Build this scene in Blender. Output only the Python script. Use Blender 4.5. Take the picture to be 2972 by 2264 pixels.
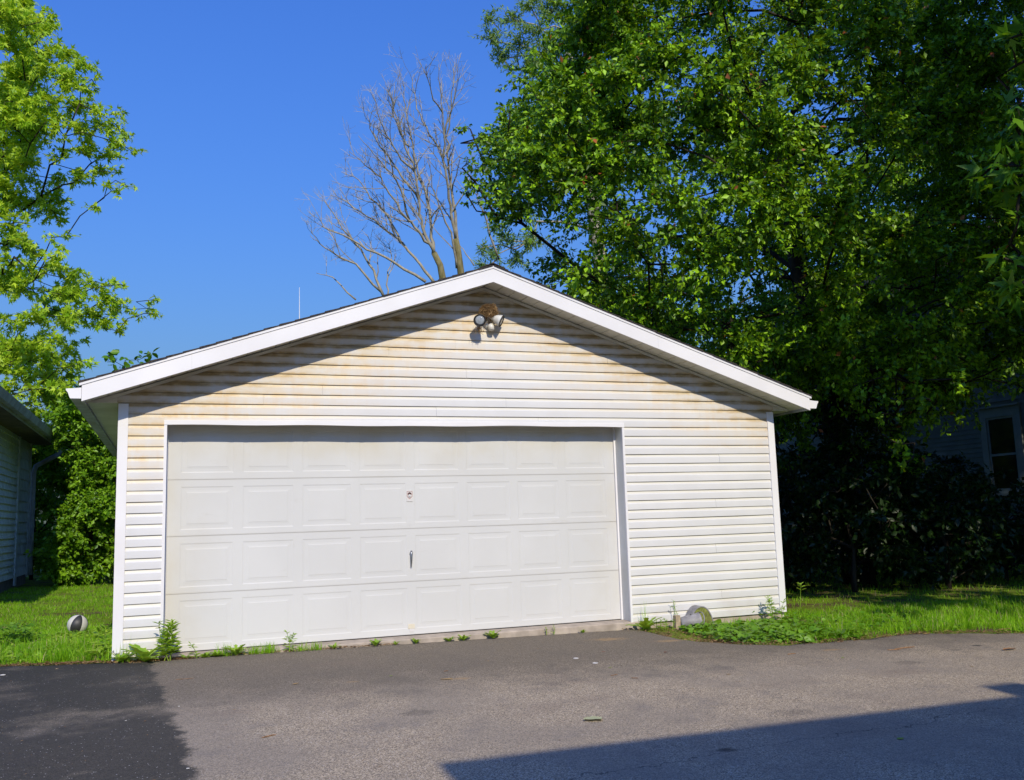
import bpy, math, random
import numpy as np
from mathutils import Vector, Matrix

for o in list(bpy.data.objects):
    bpy.data.objects.remove(o, do_unlink=True)
scene = bpy.context.scene
COL = scene.collection
R = math.radians

# ------------------------------------------------------------------ camera
CAM = np.array([-3.143, -9.240, 1.146])
FPX, IW, IH = 2702.6, 2972.0, 2264.0
YAW, PITCH, ROLL = 0.3563, 0.1356, -0.0311
def cam_axes():
    fw = np.array([math.sin(YAW)*math.cos(PITCH), math.cos(YAW)*math.cos(PITCH), math.sin(PITCH)])
    rt = np.array([math.cos(YAW), -math.sin(YAW), 0.0])
    up = np.cross(rt, fw)
    r = rt*math.cos(ROLL) + up*math.sin(ROLL)
    u = -rt*math.sin(ROLL) + up*math.cos(ROLL)
    return r, u, fw
_r, _u, _f = cam_axes()
cd = bpy.data.cameras.new('camera'); co = bpy.data.objects.new('camera', cd); COL.objects.link(co)
cd.sensor_width = 36.0; cd.lens = FPX/IW*36.0; cd.clip_end = 2000; cd.clip_start = 0.05
m = Matrix.Identity(4)
for i in range(3):
    m[i][0] = _r[i]; m[i][1] = _u[i]; m[i][2] = -_f[i]; m[i][3] = CAM[i]
co.matrix_world = m
scene.camera = co

# ------------------------------------------------------------------ sky, sun, exposure
SUN = Vector((0.06, 1.0, -0.705)).normalized()          # direction the light travels
w = bpy.data.worlds.new('World'); scene.world = w; w.use_nodes = True
nt = w.node_tree; nt.nodes.clear()
wo = nt.nodes.new('ShaderNodeOutputWorld'); bg = nt.nodes.new('ShaderNodeBackground')
sk = nt.nodes.new('ShaderNodeTexSky'); sk.sky_type = 'NISHITA'; sk.sun_disc = False
sk.sun_elevation = R(35.1); sk.sun_rotation = R(183.4)
sk.altitude = 0; sk.air_density = 3.0; sk.dust_density = 1.0; sk.ozone_density = 10.0
bg.inputs[1].default_value = 0.113
tn = nt.nodes.new('ShaderNodeMix'); tn.data_type = 'RGBA'; tn.blend_type = 'MULTIPLY'; tn.inputs[0].default_value = 1.0; tn.inputs[7].default_value = (0.40, 0.69, 1.66, 1)
nt.links.new(sk.outputs[0], tn.inputs[6]); nt.links.new(tn.outputs[2], bg.inputs[0]); nt.links.new(bg.outputs[0], wo.inputs[0])
sl = bpy.data.lights.new('sun', 'SUN'); so = bpy.data.objects.new('sun', sl); COL.objects.link(so)
sl.energy = 3.9; sl.angle = R(0.53); sl.color = (1.0, 0.905, 0.715)
so.rotation_euler = SUN.to_track_quat('-Z', 'Y').to_euler(); so.location = (-3, -20, 20)
scene.view_settings.view_transform = 'Standard'; scene.view_settings.look = 'None'
scene.view_settings.exposure = 0.0; scene.view_settings.gamma = 1.0
scene.view_settings.use_curve_mapping = False
scene.render.engine = 'CYCLES'

# ------------------------------------------------------------------ helpers
rng = np.random.default_rng(7)
rnd = random.Random(11)
def unit(v):
    v = np.asarray(v, float); n = np.linalg.norm(v, axis=-1, keepdims=True); return v/np.maximum(n, 1e-9)
def ray(u, v):
    d = _r*((u-IW/2)/FPX) - _u*((v-IH/2)/FPX) + _f
    return d
def sstep(a, b, x):
    t = min(1.0, max(0.0, (x-a)/(b-a))); return t*t*(3-2*t)
def gz(x, y):                                            # terrain height
    z = -0.075 - 0.012*max(-6, min(6, x))
    if y < 0: z += 0.03*max(y, -14)
    else:
        left = 1-sstep(-3.2, -2.2, x)
        z += -left*0.006*min(y, 5) + (1-left)*0.012*min(y, 12)
    return z
def ground_at(u, v):                                     # point of the terrain on a line of sight
    d = ray(u, v); a, b = 1.0, 60.0
    for _ in range(60):
        t = 0.5*(a+b); p = CAM + d*t
        if p[2] < gz(p[0], p[1]): b = t
        else: a = t
    return CAM + d*b
def at_dist(u, v, D):
    return CAM + unit(ray(u, v))*D

class MB:
    def __init__(s): s.V = []; s.F = []
    def add(s, V, F):
        n = len(s.V); s.V += [tuple(map(float, p)) for p in V]; s.F += [tuple(i+n for i in f) for f in F]; return s
    def box(s, x0, x1, y0, y1, z0, z1):
        V = [(x0,y0,z0),(x1,y0,z0),(x1,y1,z0),(x0,y1,z0),(x0,y0,z1),(x1,y0,z1),(x1,y1,z1),(x0,y1,z1)]
        return s.add(V, [(0,3,2,1),(4,5,6,7),(0,1,5,4),(1,2,6,5),(2,3,7,6),(3,0,4,7)])
    def prism(s, poly, a, b, axis='y'):                  # poly in the two other axes, (x,z) for y, (y,z) for x, (x,y) for z
        n = len(poly)
        def P(q, t):
            return {'y': (q[0], t, q[1]), 'x': (t, q[0], q[1]), 'z': (q[0], q[1], t)}[axis]
        V = [P(q, a) for q in poly] + [P(q, b) for q in poly]
        F = [tuple(range(n-1, -1, -1)), tuple(range(n, 2*n))] + [(i, (i+1) % n, n+(i+1) % n, n+i) for i in range(n)]
        return s.add(V, F)
    def tube(s, pts, rad, k=6, cap=True):
        pts = np.asarray(pts, float); n = len(pts)
        if np.isscalar(rad): rad = [rad]*n
        t = unit(np.gradient(pts, axis=0)); ref = np.array([0.31, 0.17, 0.93])
        if abs(t[0] @ ref) > 0.9: ref = np.array([1.0, 0, 0])
        V = []; 
        for i in range(n):
            a = unit(np.cross(t[i], ref)); b = np.cross(t[i], a)
            for j in range(k):
                th = 2*math.pi*j/k
                V.append(pts[i] + rad[i]*(math.cos(th)*a + math.sin(th)*b))
        F = [(i*k+j, i*k+(j+1) % k, (i+1)*k+(j+1) % k, (i+1)*k+j) for i in range(n-1) for j in range(k)]
        if cap: F += [tuple(range(k-1, -1, -1)), tuple((n-1)*k+j for j in range(k))]
        return s.add(V, F)
    def lathe(s, prof, origin, axis, k=20):              # prof: (radius, distance along axis)
        ax = unit(np.array(axis, float)); ref = np.array([0, 0, 1.0]) if abs(ax[2]) < 0.9 else np.array([1.0, 0, 0])
        a = unit(np.cross(ax, ref)); b = np.cross(ax, a); o = np.array(origin, float)
        V = []; n = len(prof)
        for r_, h in prof:
            for j in range(k):
                th = 2*math.pi*j/k; V.append(o + ax*h + r_*(math.cos(th)*a + math.sin(th)*b))
        F = [(i*k+j, i*k+(j+1) % k, (i+1)*k+(j+1) % k, (i+1)*k+j) for i in range(n-1) for j in range(k)]
        if prof[0][0] > 1e-4: F.append(tuple(range(k-1, -1, -1)))
        if prof[-1][0] > 1e-4: F.append(tuple((n-1)*k+j for j in range(k)))
        return s.add(V, F)
    def build(s, name, mat, parent=None, smooth=False, bevel=0):
        me = bpy.data.meshes.new(name); me.from_pydata(s.V, [], s.F); me.update()
        return finish(name, me, mat, parent, smooth, bevel)
def finish(name, me, mat, parent=None, smooth=False, bevel=0):
    me.materials.append(mat)
    if smooth: me.polygons.foreach_set('use_smooth', [True]*len(me.polygons))
    o = bpy.data.objects.new(name, me); COL.objects.link(o)
    if parent is not None: o.parent = parent
    if bevel:
        b = o.modifiers.new('bevel', 'BEVEL'); b.width = bevel; b.segments = 2; b.limit_method = 'ANGLE'
    return o
def fast_mesh(name, V, F, mat, parent=None, smooth=False):   # V (n,3), F (m,k) numpy arrays
    V = np.ascontiguousarray(V, np.float32); F = np.ascontiguousarray(F, np.int32); m_, k = F.shape
    me = bpy.data.meshes.new(name)
    me.vertices.add(len(V)); me.vertices.foreach_set('co', V.ravel())
    me.loops.add(m_*k); me.loops.foreach_set('vertex_index', F.ravel())
    me.polygons.add(m_); me.polygons.foreach_set('loop_start', np.arange(0, m_*k, k, dtype=np.int32))
    me.polygons.foreach_set('loop_total', np.full(m_, k, np.int32))
    me.update(calc_edges=True); me.validate()
    return finish(name, me, mat, parent, smooth)
def empty(name, loc=(0, 0, 0)):
    o = bpy.data.objects.new(name, None); COL.objects.link(o); o.empty_display_size = 0.2
    return o                                             # kept at the world origin so that parts carry world coordinates
def tag(o, label=None, cat=None, group=None, kind=None):
    if label: o['label'] = label
    if cat: o['category'] = cat
    if group: o['group'] = group
    if kind: o['kind'] = kind
    return o
def share(src, name, parent, loc):                        # another piece that shares mesh data
    o = bpy.data.objects.new(name, src.data); COL.objects.link(o); o.parent = parent; o.location = loc; return o

# ------------------------------------------------------------------ materials
class NT:
    def __init__(s, name):
        s.m = bpy.data.materials.new(name); s.m.use_nodes = True; s.t = s.m.node_tree; s.t.nodes.clear()
        s.out = s.t.nodes.new('ShaderNodeOutputMaterial')
    def n(s, typ, **kw):
        nd = s.t.nodes.new(typ)
        for k, v in kw.items(): setattr(nd, k, v)
        return nd
    def link(s, a, b): s.t.links.new(a, b)
    def set(s, sock, v):
        if hasattr(v, 'is_linked') or isinstance(v, bpy.types.NodeSocket): s.link(v, sock)
        else:
            if isinstance(v, (tuple, list)) and len(v) == 3 and sock.type == 'RGBA': v = (*v, 1)
            sock.default_value = v
    def math(s, op, a, b=0.0, c=0.0, clamp=False):
        nd = s.n('ShaderNodeMath', operation=op); nd.use_clamp = clamp
        for i, v in enumerate((a, b, c)): s.set(nd.inputs[i], v)
        return nd.outputs[0]
    def mix(s, f, a, b, blend='MIX'):
        nd = s.n('ShaderNodeMix', data_type='RGBA', blend_type=blend)
        s.set(nd.inputs[0], f); s.set(nd.inputs[6], a); s.set(nd.inputs[7], b); return nd.outputs[2]
    def noise(s, scale, detail=3, rough=0.55, vec=None, out=0):
        nd = s.n('ShaderNodeTexNoise'); nd.inputs['Scale'].default_value = scale
        nd.inputs['Detail'].default_value = detail; nd.inputs['Roughness'].default_value = rough
        s.link(vec if vec is not None else s.pos(), nd.inputs['Vector']); return nd.outputs[out]
    def pos(s):
        if not hasattr(s, '_p'): s._p = s.n('ShaderNodeNewGeometry').outputs['Position']
        return s._p
    def objco(s):
        if not hasattr(s, '_oc'): s._oc = s.n('ShaderNodeTexCoord').outputs['Object']
        return s._oc
    def xyz(s, v=None):
        nd = s.n('ShaderNodeSeparateXYZ'); s.link(v if v is not None else s.pos(), nd.inputs[0]); return nd.outputs
    def scale(s, v, sc):
        nd = s.n('ShaderNodeMapping'); s.link(v, nd.inputs[0]); nd.inputs['Scale'].default_value = sc; return nd.outputs[0]
    def ramp(s, f, lo, hi):
        nd = s.n('ShaderNodeMapRange'); nd.interpolation_type = 'SMOOTHSTEP'
        s.set(nd.inputs[0], f); nd.inputs[1].default_value = lo; nd.inputs[2].default_value = hi; return nd.outputs[0]
    def bump(s, h, strength=0.3, dist=0.01):
        nd = s.n('ShaderNodeBump'); nd.inputs['Strength'].default_value = strength; nd.inputs['Distance'].default_value = dist
        s.link(h, nd.inputs['Height']); return nd.outputs[0]
    def bsdf(s, col, rough=0.6, normal=None, metallic=0.0, spec=0.5):
        b = s.n('ShaderNodeBsdfPrincipled')
        s.set(b.inputs['Base Color'], col); s.set(b.inputs['Roughness'], rough)
        b.inputs['Metallic'].default_value = metallic; b.inputs['Specular IOR Level'].default_value = spec
        if normal is not None: s.link(normal, b.inputs['Normal'])
        return b.outputs[0]
    def done(s, sh): s.link(sh, s.out.inputs['Surface']); return s.m

def mat_plain(name, col, rough=0.6, var=0.12, sc=6, metallic=0.0, bump=0.0, spec=0.5, dirt=None):
    q = NT(name); n1 = q.noise(sc, 4)
    c = q.mix(q.ramp(n1, 0.3, 0.75), tuple(x*(1-var) for x in col), tuple(min(1, x*(1+var*0.5)) for x in col))
    if dirt: c = q.mix(q.math('MULTIPLY', q.ramp(q.noise(sc*0.4, 5), 0.5, 0.75), dirt[1]), c, dirt[0])
    nrm = q.bump(q.noise(sc*9, 3), bump, 0.004) if bump else None
    return q.done(q.bsdf(c, rough, nrm, metallic, spec))

def mat_siding():
    q = NT('vinyl_siding'); x, y, z = q.xyz()
    course = q.math('FRACT', q.math('DIVIDE', q.math('SUBTRACT', z, 2.10-20*0.1016), 0.1016))     # 0 at the lip, 1 under the next lip
    depth = q.math('SUBTRACT', q.math('SUBTRACT', 3.60, q.math('MULTIPLY', q.math('ABSOLUTE', x), 0.3375)), z)
    long = q.scale(q.pos(), (0.7, 1, 5)); n1 = q.noise(1.3, 5, 0.6, long); n2 = q.noise(5.0, 5, 0.6, q.scale(q.pos(), (1, 1, 2.5)))
    drip = q.noise(9.0, 4, 0.65, q.scale(q.pos(), (1.6, 1, 0.25)))
    # tannin staining under the eaves: fades down the wall, heavier towards the left and the corners
    zone = q.math('SUBTRACT', 1.0, q.ramp(q.math('ADD', q.math('ADD', depth, q.math('MULTIPLY', x, 0.05)), q.math('MULTIPLY', q.math('SUBTRACT', n1, 0.5), 1.0)), 0.15, 1.10))
    edge = q.math('ADD', 0.42, q.math('MULTIPLY', q.ramp(q.math('ABSOLUTE', q.math('SUBTRACT', course, 0.42)), 0.12, 0.5), 0.58))
    stain = q.math('MULTIPLY', q.math('MULTIPLY', zone, edge), q.math('ADD', 0.32, q.math('MULTIPLY', q.ramp(q.math('ADD', q.math('MULTIPLY', n2, 0.6), q.math('MULTIPLY', drip, 0.4)), 0.34, 0.60), 1.0)), clamp=True)
    base = q.mix(q.ramp(q.noise(2.2, 4), 0.35, 0.7), (0.655, 0.65, 0.648), (0.695, 0.69, 0.685))
    cream = q.mix(q.math('MULTIPLY', q.ramp(course, 0.66, 0.78), 0.75), base, (0.71, 0.675, 0.575))
    col = q.mix(q.math('MULTIPLY', stain, 0.92), cream, q.mix(q.ramp(q.noise(3.3, 5, 0.7), 0.35, 0.68), (0.74, 0.60, 0.38), (0.71, 0.50, 0.25)))
    lap_shade_grime = q.math('MAXIMUM', q.ramp(course, 0.930, 0.965), q.math('SUBTRACT', 1.0, q.ramp(course, 0.0, 0.012)))
    col = q.mix(q.math('MULTIPLY', lap_shade_grime, 0.38), col, (0.33, 0.26, 0.19))   # lap shadow line deepened in the colour, with brown grime in it
    # heavy brown runs caught on the coves just below the soffit
    eave = q.math('SUBTRACT', 1.0, q.ramp(q.math('ADD', depth, q.math('MULTIPLY', q.math('SUBTRACT', n1, 0.5), 0.5)), 0.10, 0.52))
    cove = q.math('MAXIMUM', q.ramp(course, 0.52, 0.74), q.math('SUBTRACT', 1.0, q.ramp(course, 0.02, 0.30)))
    dark = q.math('MULTIPLY', q.math('MULTIPLY', eave, q.math('ADD', 0.22, q.math('MULTIPLY', cove, 0.78))), q.math('ADD', 0.28, q.math('MULTIPLY', q.ramp(n2, 0.35, 0.65), 0.5)))
    col = q.mix(dark, col, (0.24, 0.165, 0.055))
    # splash dirt near the ground and faint streaks
    low = q.math('MULTIPLY', q.math('SUBTRACT', 1.0, q.ramp(z, 0.0, 0.45)), q.ramp(q.noise(3, 5), 0.35, 0.7))
    col = q.mix(q.math('MULTIPLY', low, 0.35), col, (0.50, 0.42, 0.36))
    nrm = q.bump(q.noise(30, 3, 0.5, q.scale(q.pos(), (0.25, 1, 1.5))), 0.05, 0.004)
    return q.done(q.bsdf(col, 0.5, nrm, spec=0.35))
def mat_door():
    q = NT('door_paint'); x, y, z = q.xyz()
    c = q.mix(q.ramp(q.noise(1.1, 5), 0.35, 0.7), (0.60, 0.60, 0.585), (0.635, 0.635, 0.62))
    jz = q.math('ABSOLUTE', q.math('SUBTRACT', q.math('FRACT', q.math('ADD', q.math('DIVIDE', z, 0.5315), 0.5)), 0.5))
    c = q.mix(q.math('MULTIPLY', q.math('SUBTRACT', 1.0, q.ramp(jz, 0.0, 0.028)), q.math('MULTIPLY', q.noise(2.4, 4), 0.55)), c, (0.36, 0.33, 0.27))
    c = q.mix(q.math('MULTIPLY', q.ramp(q.noise(5.5, 6, 0.75, q.scale(q.pos(), (0.5, 1, 1.4))), 0.60, 0.76), 0.28), c, (0.44, 0.42, 0.37))
    edge = q.ramp(q.math('ABSOLUTE', q.math('ADD', x, 0.79)), 1.6, 2.45)
    top = q.ramp(z, 1.5, 2.05)
    f = q.math('MULTIPLY', q.math('MAXIMUM', q.math('MULTIPLY', edge, 0.6), top), q.ramp(q.noise(2.5, 5), 0.3, 0.75))
    c = q.mix(q.math('MULTIPLY', f, 0.6), c, (0.55, 0.50, 0.385))
    c = q.mix(q.math('MULTIPLY', q.ramp(q.noise(40, 4, 0.6, q.scale(q.pos(), (1, 1, 0.2))), 0.62, 0.8), 0.12), c, (0.4, 0.38, 0.33))
    nrm = q.bump(q.noise(60, 2, 0.5, q.scale(q.pos(), (0.2, 1, 1))), 0.06, 0.003)
    return q.done(q.bsdf(c, 0.55, nrm, spec=0.3))
def mat_asphalt():
    q = NT('asphalt'); p = q.pos(); x, y, z = q.xyz()
    vor = q.n('ShaderNodeTexVoronoi'); vor.inputs['Scale'].default_value = 175; q.link(p, vor.inputs['Vector'])
    stone = q.n('ShaderNodeSeparateColor'); q.link(vor.outputs['Color'], stone.inputs[0])
    s1 = stone.outputs[0]; s2 = stone.outputs[1]
    big = q.noise(0.9, 5, 0.6); mid = q.noise(3.5, 5, 0.6)
    agg = q.mix(q.ramp(s1, 0.10, 0.95), (0.175, 0.139, 0.095), (0.68, 0.545, 0.375))
    agg = q.mix(q.math('MULTIPLY', q.math('GREATER_THAN', s2, 0.955), 0.7), agg, (0.78, 0.70, 0.62))
    agg = q.mix(q.math('MULTIPLY', q.noise(420, 2), 0.35), agg, (0.14, 0.125, 0.12))
    agg = q.mix(q.ramp(big, 0.40, 0.62), agg, q.mix(0.55, agg, (0.26, 0.22, 0.175)))
    agg = q.mix(q.math('MULTIPLY', q.ramp(mid, 0.52, 0.75), 0.40), agg, (0.17, 0.153, 0.142))
    # finer, darker, less worn strip along the garage
    near = q.math('MULTIPLY', q.ramp(q.math('ADD', y, q.math('MULTIPLY', q.math('SUBTRACT', mid, 0.5), 1.3)), -2.9, -1.4), 0.80)
    agg = q.mix(near, agg, q.mix(q.ramp(s1, 0.1, 1.0), (0.095, 0.080, 0.061), (0.195, 0.162, 0.122)))
    # brownish wash of leaf tannin and rust, darker oil spots
    agg = q.mix(q.math('MULTIPLY', q.ramp(q.noise(1.7, 4, 0.5, q.scale(p, (1, 1.6, 1))), 0.55, 0.78), 0.35), agg, (0.19, 0.145, 0.115))
    for (ox, oy, rr, el) in OIL:
        d = q.n('ShaderNodeVectorMath', operation='LENGTH'); mp = q.n('ShaderNodeMapping')
        q.link(p, mp.inputs[0]); mp.inputs['Location'].default_value = (-ox, -oy*el, 0); mp.inputs['Scale'].default_value = (1, el, 0)
        q.link(mp.outputs[0], d.inputs[0])
        f = q.math('SUBTRACT', 1.0, q.ramp(q.math('ADD', d.outputs['Value'], q.math('MULTIPLY', q.math('SUBTRACT', q.noise(11, 4, 0.7), 0.5), rr*2.2)), rr*0.25, rr))
        agg = q.mix(q.math('MULTIPLY', f, 0.8 if rr < .095 else 0.35), agg, (0.035, 0.034, 0.034))
    for (ox, oy, rr, el) in ((1.02, -.62, .26, 2.2), (1.48, -.95, .22, 2.4), (-.95, -1.95, .14, 2.2), (-1.75, -1.75, .08, 2.0), (2.6, -2.0, .16, 2.6)):
        d = q.n('ShaderNodeVectorMath', operation='LENGTH'); mp = q.n('ShaderNodeMapping')
        q.link(p, mp.inputs[0]); mp.inputs['Location'].default_value = (-ox, -oy*el, 0); mp.inputs['Scale'].default_value = (1, el, 0)
        q.link(mp.outputs[0], d.inputs[0])
        f = q.math('SUBTRACT', 1.0, q.ramp(q.math('ADD', d.outputs['Value'], q.math('MULTIPLY', q.math('SUBTRACT', q.noise(14, 5, 0.7), 0.5), rr*2.4)), rr*0.15, rr))
        agg = q.mix(q.math('MULTIPLY', f, 0.55), agg, (0.40, 0.26, 0.12))
    # sealed patch on the left: boundary wanders with noise
    lim = q.math('ADD', q.math('MULTIPLY', y, -0.072), -3.245)
    wob = q.math('MULTIPLY', q.math('SUBTRACT', q.noise(3.2, 7, 0.72), 0.5), 0.42)
    side = q.math('SUBTRACT', q.math('ADD', lim, wob), x)
    seal = q.math('MULTIPLY', q.ramp(side, -0.03, 0.05), q.math('ADD', 0.86, q.math('MULTIPLY', q.noise(25, 4), 0.14)))
    worn = q.ramp(q.math('ADD', q.noise(1.1, 6, 0.65), q.math('MULTIPLY', q.noise(9, 4), 0.2)), 0.60, 0.80)
    sc = q.mix(q.math('MULTIPLY', q.math('GREATER_THAN', s2, 0.9955), 0.8), q.mix(s1, (0.026, 0.025, 0.0225), (0.050, 0.047, 0.041)), (0.55, 0.52, 0.50))
    sc = q.mix(q.math('MULTIPLY', worn, 0.55), sc, agg)
    # thin hairline crack through the shaded part
    cw = q.math('ABSOLUTE', q.math('SUBTRACT', q.math('ADD', y, q.math('MULTIPLY', q.noise(2.4, 5, 0.6), 0.5)), q.math('ADD', -4.28, q.math('MULTIPLY', x, 0.10))))
    crack = q.math('MULTIPLY', q.math('LESS_THAN', cw, 0.005), q.math('GREATER_THAN', x, -1.6))
    agg = q.mix(q.math('MULTIPLY', crack, 0.6), agg, (0.04, 0.038, 0.036))
    col = q.mix(seal, agg, sc)
    h = q.math('ADD', q.math('MULTIPLY', vor.outputs['Distance'], 1.0), q.math('MULTIPLY', q.noise(260, 2), 0.4))
    return q.done(q.bsdf(col, q.math('SUBTRACT', 0.92, q.math('MULTIPLY', seal, 0.14)), q.bump(h, 0.5, 0.006), spec=0.3))
def mat_ground():
    q = NT('soil_and_turf')
    c = q.mix(q.ramp(q.noise(6, 5), 0.35, 0.7), (0.085, 0.055, 0.032), (0.16, 0.115, 0.07))
    c = q.mix(q.ramp(q.noise(2.1, 5), 0.34, 0.60), c, q.mix(q.noise(40, 3), (0.10, 0.16, 0.012), (0.22, 0.29, 0.03)))
    return q.done(q.bsdf(c, 0.95, q.bump(q.noise(45, 5), 0.7, 0.02), spec=0.1))
def mat_leaf(name, a, b, c=None, trans=0.3, rough=0.45, spec=0.4, thr=0.993, skew=1.0):
    q = NT(name); g = q.n('ShaderNodeNewGeometry'); f = g.outputs['Random Per Island']
    col = q.mix(q.math('POWER', f, skew), a, b)
    if c is not None: col = q.mix(q.math('GREATER_THAN', f, thr), col, c)
    col = q.mix(q.math('MULTIPLY', q.ramp(q.noise(1.6, 4), 0.35, 0.7), 0.40), col, tuple(x*0.62 for x in a))
    pb = q.bsdf(col, rough, spec=spec)
    tr = q.n('ShaderNodeBsdfTranslucent'); q.set(tr.inputs[0], q.mix(0.5, col, (b[0]*1.5, b[1]*1.25, b[2]*0.5)))
    mx = q.n('ShaderNodeMixShader'); mx.inputs[0].default_value = trans
    q.link(pb, mx.inputs[1]); q.link(tr.outputs[0], mx.inputs[2])
    return q.done(mx.outputs[0])
def mat_bark(name, a, b, sc=9):
    q = NT(name); n1 = q.noise(sc, 6, 0.65, q.scale(q.pos(), (1, 1, 0.3)))
    return q.done(q.bsdf(q.mix(q.ramp(n1, 0.35, 0.7), a, b), 0.9, q.bump(n1, 0.6, 0.02), spec=0.15))
def mat_glass(name, col=(0.008, 0.009, 0.009), rough=0.06):
    q = NT(name); return q.done(q.bsdf(col, rough, q.bump(q.noise(1.4, 2), 0.03, 0.02), spec=0.18))
def mat_flat(name, col, rough=0.7):
    q = NT(name); return q.done(q.bsdf(q.mix(q.noise(60, 3), tuple(x*0.85 for x in col), col), rough))

OIL = [(-0.15, -4.50, 0.085, 1.6), (3.62, -2.45, 0.10, 2.0), (3.98, -2.33, 0.09, 2.2), (2.75, -2.78, 0.20, 1.6), (0.75, -3.9, 0.16, 1.5), (-1.55, -2.95, 0.16, 1.4)]
M = {}
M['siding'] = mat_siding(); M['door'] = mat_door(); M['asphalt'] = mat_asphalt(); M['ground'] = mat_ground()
M['trim'] = mat_plain('white_trim', (0.80, 0.785, 0.79), 0.45, 0.05, 2.0, spec=0.4, dirt=((0.60, 0.55, 0.47), 0.15))
M['jamb'] = mat_plain('painted_jamb', (0.62, 0.63, 0.62), 0.5, 0.08, 3.0, dirt=((0.50, 0.45, 0.35), 0.3))
M['soffit'] = mat_plain('soffit_vinyl', (0.70, 0.67, 0.58), 0.5, 0.12, 3.0, dirt=((0.35, 0.29, 0.18), 0.5))
M['shingle'] = mat_plain('asphalt_shingle', (0.070, 0.060, 0.055), 0.95, 0.5, 60, bump=0.6, spec=0.1)
M['concrete'] = mat_plain('concrete', (0.46, 0.39, 0.32), 0.9, 0.25, 7, bump=0.3, spec=0.15, dirt=((0.25, 0.20, 0.15), 0.5))
M['rubber'] = mat_flat('black_rubber', (0.02, 0.02, 0.02))
M['dark'] = mat_flat('dark_interior', (0.03, 0.028, 0.025))
M['chrome'] = mat_plain('zinc_metal', (0.42, 0.43, 0.45), 0.32, 0.2, 40, metallic=0.9)
M['grey_metal'] = mat_plain('grey_weathered_metal', (0.29, 0.28, 0.29), 0.55, 0.3, 14, dirt=((0.15, 0.13, 0.12), 0.55))
M['gutter_dark'] = mat_plain('gutter_shade_and_dirt', (0.40, 0.43, 0.43), 0.6, 0.25, 6, dirt=((0.20, 0.15, 0.11), 0.7))  # base colour darkened to carry the shade on the gutter runs, plus dirt patches
M['shed_paint'] = mat_plain('peeling_white_paint', (0.60, 0.66, 0.66), 0.75, 0.16, 5, dirt=((0.22, 0.20, 0.18), 0.5))
M['house_paint'] = mat_plain('house_paint_shade_toned', (0.125, 0.145, 0.135), 0.75, 0.15, 3, dirt=((0.3, 0.29, 0.26), 0.4))  # white clapboard with the deep shade put into its base colour
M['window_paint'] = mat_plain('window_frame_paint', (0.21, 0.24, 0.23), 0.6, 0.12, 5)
M['stucco'] = mat_plain('pale_stucco', (0.55, 0.52, 0.46), 0.85, 0.15, 3)
M['block'] = mat_plain('foundation_block', (0.16, 0.13, 0.11), 0.95, 0.3, 6, bump=0.4)
M['lamp_white'] = mat_plain('lamp_enamel', (0.74, 0.73, 0.68), 0.35, 0.1, 20, dirt=((0.45, 0.36, 0.22), 0.4))
M['lens'] = mat_plain('lamp_lens', (0.34, 0.37, 0.40), 0.12, 0.25, 30, spec=0.8)
M['lamp_rim'] = mat_flat('lamp_rim_black', (0.025, 0.022, 0.02), 0.5)
M['straw'] = mat_leaf('nest_straw', (0.16, 0.085, 0.03), (0.60, 0.40, 0.19), trans=0.0, rough=0.9)
M['bark_dark'] = mat_bark('bark_dark', (0.022, 0.018, 0.013), (0.055, 0.046, 0.034))
M['bark_dead'] = mat_bark('bark_dead', (0.29, 0.265, 0.205), (0.47, 0.43, 0.34), 14)
M['bark_moss'] = mat_bark('bark_moss', (0.16, 0.145, 0.06), (0.30, 0.26, 0.14), 10)
M['leaf_big'] = mat_leaf('leaf_mulberry', (0.016, 0.076, 0.002), (0.42, 0.74, 0.020), (0.45, 0.12, 0.05), 0.24, 0.45, 0.35, 0.993, 1.7)
M['leaf_maple'] = mat_leaf('leaf_silver_maple', (0.17, 0.39, 0.008), (0.66, 0.86, 0.06), None, 0.42, 0.45, 0.4)
M['leaf_far'] = mat_leaf('leaf_far_maple', (0.13, 0.27, 0.06), (0.30, 0.46, 0.11), None, 0.4)
M['leaf_near'] = mat_leaf('leaf_near_maple', (0.05, 0.17, 0.006), (0.18, 0.38, 0.015), None, 0.35)
M['leaf_shrub'] = mat_leaf('leaf_shrub', (0.07, 0.20, 0.006), (0.28, 0.50, 0.018), None, 0.3)
M['leaf_dim'] = mat_leaf('leaf_shrub_shade_toned', (0.008, 0.030, 0.002), (0.020, 0.054, 0.004), None, 0.22)  # shrub leaf with the shade under the trees put into its colour
M['grass'] = mat_leaf('grass_blade', (0.13, 0.36, 0.006), (0.42, 0.72, 0.035), (0.6, 0.48, 0.25), 0.45, 0.5, 0.3, 0.93)
M['weed'] = mat_leaf('weed_leaf', (0.20, 0.40, 0.03), (0.42, 0.60, 0.07), None, 0.35)
M['cover'] = mat_leaf('ground_cover_leaf', (0.10, 0.26, 0.012), (0.23, 0.42, 0.03), None, 0.3)
M['clover'] = mat_leaf('clover_leaf', (0.14, 0.32, 0.012), (0.42, 0.58, 0.05), (0.62, 0.5, 0.3), 0.35)
M['dry'] = mat_leaf('dry_litter', (0.20, 0.105, 0.045), (0.45, 0.29, 0.14), None, 0.05, 0.9)
M['moss'] = mat_plain('moss', (0.20, 0.22, 0.045), 0.95, 0.5, 30, bump=0.9)
M['wood'] = mat_plain('stained_wood', (0.46, 0.36, 0.24), 0.8, 0.3, 20, dirt=((0.45, 0.18, 0.05), 0.8))
M['black'] = mat_plain('ball_black', (0.035, 0.035, 0.037), 0.5, 0.2, 20, bump=0.25)
M['ball_white'] = mat_plain('ball_white', (0.62, 0.60, 0.55), 0.5, 0.12, 10, bump=0.25)
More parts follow.
